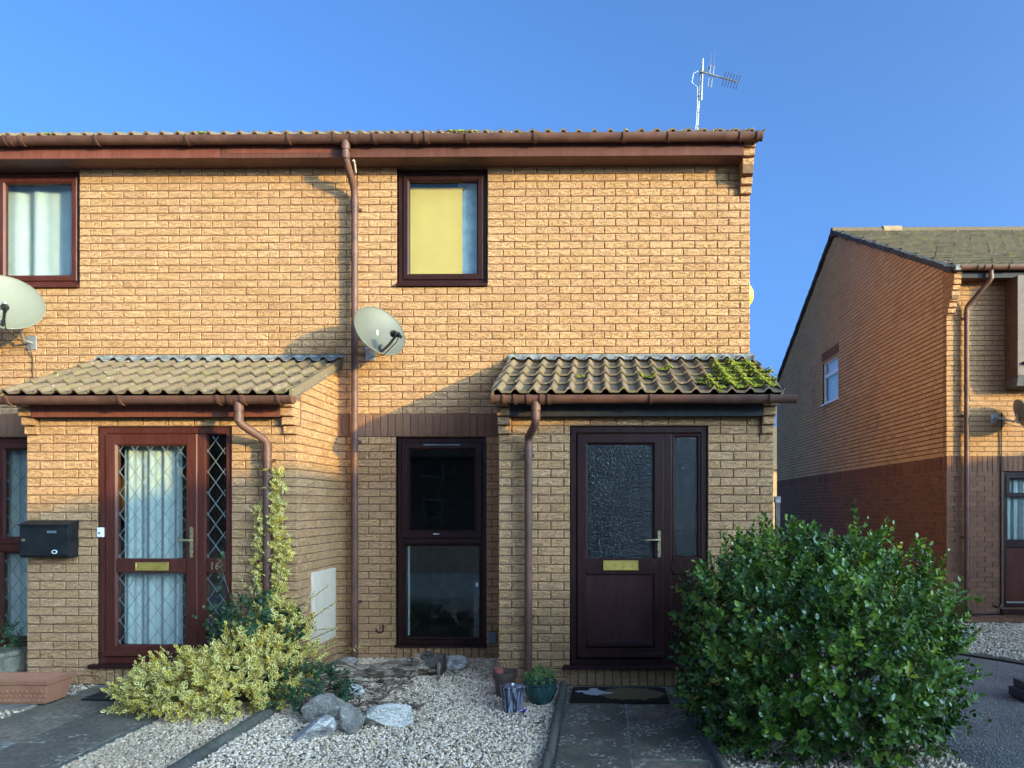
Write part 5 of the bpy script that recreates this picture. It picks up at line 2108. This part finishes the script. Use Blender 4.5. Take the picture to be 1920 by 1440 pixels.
# pots
p1 = thing('plant_pot', 'brown plastic plant pot nearest the downpipe with dying plant', 'plant pot', (-.775, -1.36, 0), 'pots beside the right porch')
prof = [(.075, 0), (.088, .145), (.100, .147), (.104, .20), (.096, .20), (.088, .17)]
mbp = MB().lathe(prof, 28, (-.775, -1.36, .01))
mbp.f.pop()
mbp.build('pot', plain('brown_pot_plastic', (0.095, 0.052, 0.035), .55), p1, smooth=True)
MB().lathe([(.088, .165), (.05, .178), (.01, .180)], 20, (-.775, -1.36, .01)).build('soil', M['peat'], p1, smooth=True)
MB().lathe([(.01, .0), (.045, .015), (.04, .05), (.012, .065)], 12, (-.83, -1.37, .18)).build('bulb', M['red_leaf'], p1, smooth=True)
for k in range(5):
    x_ = -.80 + k * .016
    MB().tube([(x_, -1.36, .18), (x_ - .01 + .008 * k, -1.37, .25), (x_ - .02, -1.38, .27 + .03 * (k % 3))], [.004, .003, .0015], 5).build('stem', M['bark'], p1)
p2 = thing('plant_pot', 'black plant pot with white streaks standing in front', 'plant pot', (-.66, -1.80, 0), 'pots beside the right porch')
mbp = MB().lathe([(.070, 0), (.078, .06), (.092, .165), (.097, .183), (.090, .188), (.030, .192), (.0, .193)], 30, (-.66, -1.80, .01))
mbp.build('pot', M['wrap'], p2, smooth=True)
MB().lathe([(.014, .19), (.010, .205), (.001, .208)], 12, (-.66, -1.80, .01)).build('tie', M['whitepaint'], p2, smooth=True)
p3 = thing('plant_pot', 'green glazed bowl pot full of fresh green leaves', 'plant pot', (-.465, -1.58, 0), 'pots beside the right porch')
mbp = MB().lathe([(.078, 0), (.098, .03), (.128, .10), (.122, .145), (.135, .155), (.136, .168), (.122, .168), (.112, .145)], 34, (-.465, -1.58, .01))
mbp.f.pop()
mbp.build('pot', M['glaze'], p3, smooth=True)
MB().lathe([(.118, .14), (.06, .15), (.01, .152)], 20, (-.465, -1.58, .01)).build('soil', M['peat'], p3, smooth=True)

dm = MB()
nx_, ny_ = 40, 24
for j in range(ny_ + 1):
    for i in range(nx_ + 1):
        u, v = i / nx_ - .5, j / ny_ - .5
        ed = .008 if i in (0, nx_) or j in (0, ny_) else 0
        dm.v.append((u * .77, v * .47, .018 - ed + rnd.uniform(-.002, .002)))
for j in range(ny_):
    for i in range(nx_):
        a = j * (nx_ + 1) + i
        dm.f.append((a, a + 1, a + nx_ + 2, a + nx_ + 1))
b0 = len(dm.v)
dm.v += [(-.385, -.235, 0), (.385, -.235, 0), (.385, .235, 0), (-.385, .235, 0)]
dm.f += [(b0, b0 + 1, nx_, 0), (b0 + 1, b0 + 2, (nx_ + 1) * (ny_ + 1) - 1, nx_), (b0 + 3, b0, 0, (nx_ + 1) * ny_), (b0 + 2, b0 + 3, (nx_ + 1) * ny_, (nx_ + 1) * (ny_ + 1) - 1)]
o = dm.build('doormat', M['doormat'], None, recalc=False)
o.location = (.155, -1.405, .021)
o.rotation_euler = (0, 0, math.radians(-1.0))
tag(o, 'dark doormat with pale flower print at the right porch step', 'doormat')
# flat drain mat at the left door
o = MB().box(-4.08, -3.35, -1.62, -1.10, .026, .040).build('doormat', plain('black_rubber', (0.012, 0.012, 0.013), .7), None, bevel=.003)
rebase(o, (-3.7, -1.36, .026))
tag(o, 'plain black rubber mat before the leaded door', 'doormat')

# terracotta trough
tr = thing('planter_trough', 'long terracotta trough with raised pattern left of the dark path', 'planter', (-4.66, -1.62, 0))


def trough(x0, x1, y0, y1, h, flare, th):
    m = MB()
    def rect(d, z):
        return [(x0 - d, y0 - d, z), (x1 + d, y0 - d, z), (x1 + d, y1 + d, z), (x0 - d, y1 + d, z)]
    lv = [rect(0, 0.0), rect(flare * .8, h * .82), rect(flare * .8 + .010, h * .83), rect(flare + .012, h), rect(flare - th, h), rect(flare * .4 - th, h * .5)]
    for l_ in lv:
        m.v += l_
    for i in range(len(lv) - 1):
        for k in range(4):
            e = (k + 1) % 4
            m.f.append((i * 4 + k, i * 4 + e, i * 4 + 4 + e, i * 4 + 4 + k))
    m.f += [(3, 2, 1, 0), tuple(len(m.v) - 4 + k for k in range(4))]
    return m


tb = trough(-5.10, -4.27, -1.74, -1.52, .185, .045, .022)
tb.v = [(x_, y_, z_ + .030) for x_, y_, z_ in tb.v]
tb.build('trough', M['terracotta'], tr, bevel=.004)
MB().box(-5.10, -4.27, -1.735, -1.525, .12, .145).build('soil', M['peat'], tr)
for i in range(22):
    for j in range(3):
        x_ = -5.08 + i * .038 + (j % 2) * .019
        z_ = .055 + j * .038
        yf = -1.74 - .036 * (z_ - .03) / .15 - .002
        mm = MB().lathe([(.013, 0), (.010, .006), (.003, .008)], 8)
        mm.v = [(a_, -c_, b_) for a_, b_, c_ in mm.v]
        mm.v = [(a_ + x_, b_ + yf, c_ * .6 + z_) for a_, b_, c_ in mm.v]
        mm.build('relief', M['terracotta'], tr, smooth=True)
struct(MB().box(-5.35, -4.36, -1.86, -1.42, -.02, .026).build('paving_plinth', M['stone_cast'], bevel=.004))
# cast stone planter
sp = thing('stone_planter', 'square cast stone planter with swags under the leaded window', 'planter', (-5.32, -.95, 0))
m = MB()
for z0_, z1_, a_ in ((0, .035, .15), (.0351, .08, .12), (.0801, .24, .155), (.2401, .28, .175)):
    m.box(-5.32 - a_, -5.32 + a_, -.95 - a_, -.95 + a_, z0_, z1_)
m.build('body', M['stone_cast'], sp, bevel=.004)
mm = MB()
for k in range(10):
    t = k / 9
    pass
mm.tube([(-5.43, -1.108, .215), (-5.38, -1.112, .17), (-5.32, -1.113, .15), (-5.26, -1.112, .17), (-5.21, -1.108, .215)], [.010, .016, .020, .016, .010], 8)
mm.build('swag', M['stone_cast'], sp, smooth=True)

# dark stepped block on the drive
bk = thing('ramp_block', 'dark blue stepped plastic block on the drive at right edge', 'block', (3.9, -1.2, -.05))
MB().box(3.50, 4.3, -1.30, -1.0, -.06, .02).build('lower_step', M['plastic_blue'], bk, bevel=.006)
MB().box(3.54, 4.3, -1.26, -1.0, .0201, .085).build('upper_step', M['plastic_blue'], bk, bevel=.006)


# ================================================================== PLANTS
LV = np.array([(0, 0, 0), (.34, -.45, .05), (.74, -.42, .05), (1, 0, -.04), (.74, .42, .05), (.34, .45, .05), (.36, 0, -.03), (.74, 0, -.03)], dtype=np.float32)
LF = np.array([(0, 1, 6), (1, 2, 6), (2, 7, 6), (2, 3, 7), (3, 4, 7), (4, 5, 6), (4, 6, 7), (5, 0, 6)], dtype=np.int32)
LE = np.array([1, 1, 1, 1, 1, 1, 0, 0], dtype=np.float32)


def norm(a):
    return a / np.maximum(np.linalg.norm(a, axis=-1, keepdims=True), 1e-6)


def leaf_mesh(name, P, D, N, size, width, tone, mat, parent=None):
    D = norm(D)
    B = norm(np.cross(N, D))
    N2 = np.cross(D, B)
    s = size[:, None, None]
    V = P[:, None, :] + s * (LV[None, :, 0:1] * D[:, None, :] + (LV[None, :, 1:2] * width[:, None, None]) * B[:, None, :] + LV[None, :, 2:3] * N2[:, None, :])
    n = len(P)
    F = LF[None] + (np.arange(n) * 8)[:, None, None]
    return tri_mesh(name, V.reshape(-1, 3), F.reshape(-1, 3), mat, parent,
                    {'edge': np.tile(LE, n), 'tone': np.repeat(tone, 8)}, smooth=True)


def shoots(C, A, nl, length, size, width, tone, jit=.25):
    """leaves set spirally along each shoot: C start, A axis"""
    n = len(C)
    A = norm(A)
    ref = np.where(np.abs(A[:, 2:3]) < .9, np.array([[0, 0, 1.0]]), np.array([[1.0, 0, 0]]))
    U = norm(np.cross(A, ref))
    Vv = np.cross(A, U)
    P, D, N, Sz, T = [], [], [], [], []
    ph0 = npr.uniform(0, 6.28, n)
    for j in range(nl):
        t = (j + .5) / nl
        ph = ph0 + j * 2.4 + npr.normal(0, .25, n)
        beta = (1.25 - .75 * t) + npr.normal(0, jit, n)
        rad = np.cos(ph)[:, None] * U + np.sin(ph)[:, None] * Vv
        d = A * np.cos(beta)[:, None] + rad * np.sin(beta)[:, None]
        nn = A * np.sin(beta)[:, None] - rad * np.cos(beta)[:, None]
        P.append(C + A * (length * t)[:, None])
        D.append(d)
        N.append(nn)
        Sz.append(size * npr.uniform(.7, 1.15, n) * (.75 + .35 * math.sin(math.pi * min(1, t + .15))))
        T.append(np.clip(tone + npr.normal(0, .10, n) + .12 * (t - .5), 0, 1))
    return np.concatenate(P), np.concatenate(D), np.concatenate(N), np.concatenate(Sz), np.full(n * nl, width) * npr.uniform(.85, 1.15, n * nl), np.concatenate(T)


def vnoise(P, s, seed):
    return np.array([mnoise.noise(Vector(p) * s + Vector((seed, seed * 2, 0))) for p in P])


# the big green hedge bush
hb = thing('hedge_bush', 'big rounded dark green hedge bush in front of the right porch', 'bush', (1.52, -2.3, 0))
BC = np.array([1.46, -2.30, .52])
BR = np.array([.80, .80, .75])
ns = 3900
d = norm(npr.normal(size=(ns, 3)))
d = d[(d[:, 2] > -.80)]
ex = 3.2
dzs = np.where(d[:, 2] < 0, d[:, 2] * .30, d[:, 2])      # fuller skirt near the ground
rad = (np.abs(d[:, 0]) ** ex + np.abs(d[:, 1]) ** ex + np.abs(dzs) ** ex) ** (-1 / ex)
lump = 1 + .16 * vnoise(d, 2.3, 3.1) + .20 * vnoise(d, 5.5, 9.7)
depth = np.where(npr.random(len(d)) < .55, npr.uniform(.86, 1.0, len(d)), npr.uniform(.50, .86, len(d)))
C = BC + d * (rad * lump * depth)[:, None] * BR
neg = d[:, 2] < 0
dxy = norm(d[:, :2])
rxy = (np.abs(dxy[:, 0]) ** ex + np.abs(dxy[:, 1]) ** ex) ** (-1 / ex)
flare = (1 - np.clip(-d[:, 2], 0, .95) ** 3) ** (1 / 3)
C[neg, :2] = (BC[:2] + dxy * (rxy * flare * lump * depth)[:, None] * BR[:2])[neg]
C[neg, 2] = (BC[2] + d[:, 2] * .68)[neg]
keep = C[:, 2] > .02
C, d, depth = C[keep], d[keep], depth[keep]
A = norm(d * .75 + np.array([0, 0, .55]) + npr.normal(0, .33, d.shape))
# leaf tone rises to yellow-green towards the right and the top
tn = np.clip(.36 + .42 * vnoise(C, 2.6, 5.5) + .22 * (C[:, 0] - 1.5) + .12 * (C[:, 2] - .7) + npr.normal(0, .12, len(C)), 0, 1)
tn = np.where(npr.random(len(C)) < .02, .95, tn)
ln_ = np.where(npr.random(len(C)) < .06, npr.uniform(.18, .30, len(C)), npr.uniform(.09, .16, len(C)))
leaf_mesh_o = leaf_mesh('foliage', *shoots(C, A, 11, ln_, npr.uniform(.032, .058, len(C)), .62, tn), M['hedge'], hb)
stuff(leaf_mesh_o)
# sprigs standing proud at the upper left
sx = np.array([(.96, -1.75, 1.18), (.91, -1.95, 1.12), (1.01, -1.9, 1.17), (.86, -1.85, 1.0), (.72, -1.9, .82), (.78, -2.0, .72), (.66, -1.95, .62), (1.76, -2.2, 1.24), (1.98, -2.3, 1.22), (2.22, -2.2, .90), (2.26, -2.4, .6), (1.35, -2.2, 1.26)])
leaf_o = leaf_mesh('sprigs', *shoots(sx, np.array([(-.1, 0, 1)] * 4 + [(-.8, -.1, .6)] * 3 + [(.1, 0, 1)] * 2 + [(.9, 0, .4)] * 2 + [(0, 0, 1)]) + npr.normal(0, .1, (12, 3)), 13, np.full(12, .22), np.full(12, .05), .6, np.full(12, .62)), M['hedge'], hb)
stuff(leaf_o)
m = MB()
for k in range(34):
    a = rnd.random() * 6.283
    r0 = rnd.uniform(.0, .25)
    q = Vector((BC[0] + r0 * math.cos(a), BC[1] + r0 * math.sin(a), 0))
    e = Vector((BC[0] + rnd.uniform(.4, .85) * math.cos(a), BC[1] + rnd.uniform(.35, .7) * math.sin(a), rnd.uniform(.25, 1.2)))
    mid_ = q * .5 + e * .5 + Vector((rnd.uniform(-.08, .08), rnd.uniform(-.08, .08), .08))
    m.tube([q, mid_, e], [.014, .009, .004], 6)
m.build('stems', M['bark'], hb, smooth=True)

# variegated euonymus: mound plus strands climbing the downpipe
eu = thing('euonymus_shrub', 'yellow variegated shrub sprawling by the path and climbing the downpipe', 'shrub', (-2.85, -1.6, 0))


def ell_shoots(c, r, n, up=.4, lo=.03, jitd=.3, dmin=.75):
    c, r = np.array(c), np.array(r)
    d = norm(npr.normal(size=(n, 3)))
    dep = npr.uniform(dmin, 1.0, n) * (1 + .12 * vnoise(d, 2.5, c[0]) + .24 * vnoise(d, 5.5, c[1]))
    C = c + d * dep[:, None] * r
    k = C[:, 2] > lo
    C, d = C[k], d[k]
    return C, norm(d * .8 + np.array([0, 0, up]) + npr.normal(0, jitd, d.shape))


parts = [ell_shoots((-3.02, -1.78, .14), (.56, .40, .26), 520), ell_shoots((-2.72, -1.72, .24), (.36, .34, .30), 330), ell_shoots((-2.72, -1.30, .42), (.26, .20, .32), 110),
         ell_shoots((-2.56, -1.26, .30), (.18, .20, .36), 90), ell_shoots((-3.36, -1.85, .10), (.22, .18, .14), 70)]
C = np.concatenate([p[0] for p in parts])
A = np.concatenate([p[1] for p in parts])
ok = ~((C[:, 0] < -2.63) & (C[:, 1] > -1.04))
C, A = C[ok], A[ok]
tn = np.clip(.5 + .35 * vnoise(C, 3.0, 1.5) + npr.normal(0, .15, len(C)), 0, 1)
stuff(leaf_mesh('foliage', *shoots(C, A, 10, npr.uniform(.08, .14, len(C)), npr.uniform(.036, .052, len(C)), .62, tn), M['euonymus'], eu))
# climbing strands
P_, A_ = [], []
for k in range(200):
    z = .55 + 1.32 * (k / 199) ** 1.1
    wdt = .075 * (1.15 - .55 * (z - .5) / 1.4)
    P_.append((-2.755 + rnd.gauss(0, wdt * .55) + .015 * math.sin(z * 7), PF - .035 - rnd.random() * .05, z))
    A_.append((rnd.gauss(0, .5), -.7, rnd.uniform(-.2, .8)))
for k in range(80):
    z = .5 + 1.05 * (k / 79)
    P_.append((-2.94 + .045 * (z - .5) + rnd.gauss(0, .028), PF - .03 - rnd.random() * .04, z))
    A_.append((rnd.gauss(-.2, .5), -.7, rnd.uniform(-.2, .8)))
C = np.array(P_)
A = np.array(A_)
tn = np.clip(npr.normal(.45, .2, len(C)), 0, 1)
stuff(leaf_mesh('climbing_foliage', *shoots(C, A, 7, npr.uniform(.04, .07, len(C)), npr.uniform(.026, .046, len(C)), .62, tn), M['euonymus'], eu))
m = MB()
for (x_, dz) in ((-2.76, 1.85), (-2.80, 1.5), (-2.93, 1.5)):
    m.tube([(x_ + .02, PF - .1, 0), (x_ - .01, PF - .03, .5), (x_ + .015, PF - .025, 1.0), (x_, PF - .02, dz)], [.009, .007, .005, .002], 6)
for k in range(26):
    a = rnd.random() * 6.283
    m.tube([(-2.8, -1.6, 0), (-2.8 + .3 * math.cos(a), -1.6 + .22 * math.sin(a), .25), (-2.8 + .55 * math.cos(a), -1.65 + .38 * math.sin(a), .18 + .25 * rnd.random())], [.010, .006, .002], 6)
# loose sprigs
SP = [((-2.55, -.95, .55), (.75, .25, .55), .32), ((-2.58, -.85, .45), (.85, .2, .05), .30), ((-2.5, -1.0, .32), (.9, .2, .15), .26), ((-3.42, -1.9, .12), (-.95, -.05, .12), .24), ((-3.30, -1.62, .32), (-.7, 0, .6), .20), ((-2.35, -.62, .22), (.85, .1, .25), .22), ((-2.5, -.95, .25), (.8, .1, .5), .2), ((-2.58, -1.0, .70), (.7, .2, .55), .26), ((-2.60, -1.05, .60), (.55, -.2, .75), .3), ((-2.55, -.9, .38), (.8, .3, .35), .24), ((-2.9, -1.15, .75), (-.5, -.2, .8), .25), ((-3.05, -1.3, .50), (-.6, -.3, .7), .22), ((-2.75, -1.15, .85), (.5, -.3, .8), .22)]
C = np.array([s_[0] for s_ in SP])
A = np.array([s_[1] for s_ in SP])
L_ = np.array([s_[2] for s_ in SP])
for s_ in SP:
    q = Vector(s_[0])
    m.tube([q - Vector(s_[1]).normalized() * .15, q, q + Vector(s_[1]).normalized() * s_[2]], [.005, .004, .0015], 5)
stuff(leaf_mesh('sprigs', *shoots(C, A, 15, L_, np.full(len(C), .034), .6, np.full(len(C), .6)), M['euonymus'], eu))
m.build('stems', M['bark'], eu, smooth=True)

# green creeper growing through it
gc = thing('creeper', 'dark green creeper growing up through the yellow shrub', 'creeper', (-2.85, -1.35, 0))
C, A = ell_shoots((-2.84, -1.34, .42), (.34, .22, .36), 190)
ok = ~(C[:, 1] > -1.04)
C, A = C[ok], A[ok]
stuff(leaf_mesh('foliage', *shoots(C, A, 7, npr.uniform(.07, .14, len(C)), npr.uniform(.035, .055, len(C)), .8, npr.uniform(0, .8, len(C))), M['ivy'], gc))
C = np.array([(-3.30, -1.12, .52), (-3.18, -1.15, .62), (-3.05, -1.1, .70), (-3.27, -1.08, .75), (-3.26, -1.08, .95)])
stuff(leaf_mesh('sprigs', *shoots(C, np.array([(-.9, 0, .5), (-.7, 0, .3), (-.3, 0, .8), (0, 0, 1), (.1, 0, 1)]), 6, np.full(5, .2), np.full(5, .05), .85, np.full(5, .8)), M['ivy'], gc))
m = MB()
for e in ((-3.27, -1.08, 1.1), (-3.35, -1.1, .62), (-2.6, -1.2, .7)):
    m.tube([(-2.85, -1.35, 0), (-2.95, -1.25, .35), e], [.007, .005, .002], 5)
m.build('stems', M['bark'], gc)
# dark shrub by the rocks
ds = thing('ground_shrub', 'low dark green shrub spreading behind the dark rocks', 'shrub', (-2.25, -1.72, 0))
C, A = ell_shoots((-2.24, -1.72, .10), (.33, .27, .22), 330)
stuff(leaf_mesh('foliage', *shoots(C, A, 9, npr.uniform(.05, .09, len(C)), npr.uniform(.022, .034, len(C)), .72, npr.uniform(0, .7, len(C))), M['ivy'], ds))
m = MB()
for k in range(14):
    a = rnd.random() * 6.283
    m.tube([(-2.24, -1.72, 0), (-2.24 + .26 * math.cos(a), -1.72 + .2 * math.sin(a), .16)], [.006, .002], 5)
m.build('stems', M['bark'], ds)
# green pot plant
C, A = ell_shoots((-.465, -1.58, .19), (.11, .11, .085), 120, .7, .16)
stuff(leaf_mesh('foliage', *shoots(C, A, 7, npr.uniform(.03, .05, len(C)), npr.uniform(.016, .026, len(C)), .7, npr.uniform(0, 1, len(C))), M['succulent'], p3))
MB().tube([(-.42, -1.56, .16), (-.40, -1.56, .28), (-.385, -1.55, .35)], [.003, .002, .001], 5).build('stem', M['bark'], p3)
# plant in the stone planter
C, A = ell_shoots((-5.32, -.95, .36), (.17, .16, .18), 130, .6, .24)
stuff(leaf_mesh('foliage', *shoots(C, A, 7, npr.uniform(.05, .09, len(C)), npr.uniform(.022, .034, len(C)), .6, npr.uniform(0, .6, len(C))), M['ivy'], sp))
# crocus
cr = thing('crocus', 'single purple crocus flower in the gravel before the pots', 'flower', (-.565, -1.93, 0))
C = np.array([(-.565, -1.93, .02)])
PP, DD, NN, SS, WW, TT = shoots(C, np.array([(0, 0, 1.0)]), 7, np.array([.02]), np.array([.045]), .55, np.array([.5]))
fl = leaf_mesh('petals', PP, DD, NN, SS, WW, TT, M['purple'], cr)
MB().tube([(-.565, -1.93, 0), (-.565, -1.93, .035)], .003, 6).build('stem', M['succulent'], cr)
# fallen leaves and twigs
n = 130
FP = np.stack([npr.uniform(-2.3, -.4, n), npr.uniform(-3.2, -.6, n), npr.uniform(.022, .032, n)], 1)
FD = np.stack([npr.normal(size=n), npr.normal(size=n), npr.normal(0, .15, n)], 1)
FN = np.stack([npr.normal(0, .2, n), npr.normal(0, .2, n), np.ones(n)], 1)
stuff(leaf_mesh('leaf_litter', FP, FD, FN, npr.uniform(.018, .05, n), npr.uniform(.3, .55, n), npr.random(n), M['brown_leaf']))['label'] = 'small fallen brown leaves on the white chippings'
n = 26
FP = np.stack([npr.uniform(2.4, 4.2, n), npr.uniform(-3.0, .6, n), np.zeros(n)], 1)
FP[:, 2] = [gz(a, b) + .012 for a, b in FP[:, :2]]
FD = np.stack([npr.normal(size=n), npr.normal(size=n), np.zeros(n)], 1)
FN = np.stack([npr.normal(0, .2, n), npr.normal(0, .2, n), np.ones(n)], 1)
stuff(leaf_mesh('leaf_litter', FP, FD, FN, npr.uniform(.02, .06, n), npr.uniform(.3, .5, n), npr.random(n), M['brown_leaf']))['label'] = 'small fallen leaves lying on the asphalt drive'
tw = MB().tube([(-.40, -2.02, .03), (-.395, -2.10, .035), (-.41, -2.18, .032), (-.45, -2.28, .03)], [.007, .005, .004, .002], 6).build('twig', M['bark'])
rebase(tw, (-.41, -2.15, .02))
tag(tw, 'short dark crooked twig on the chippings beside the path edging', 'twig')

for o in bpy.data.objects:
    if '_at' in o:
        del o['_at']
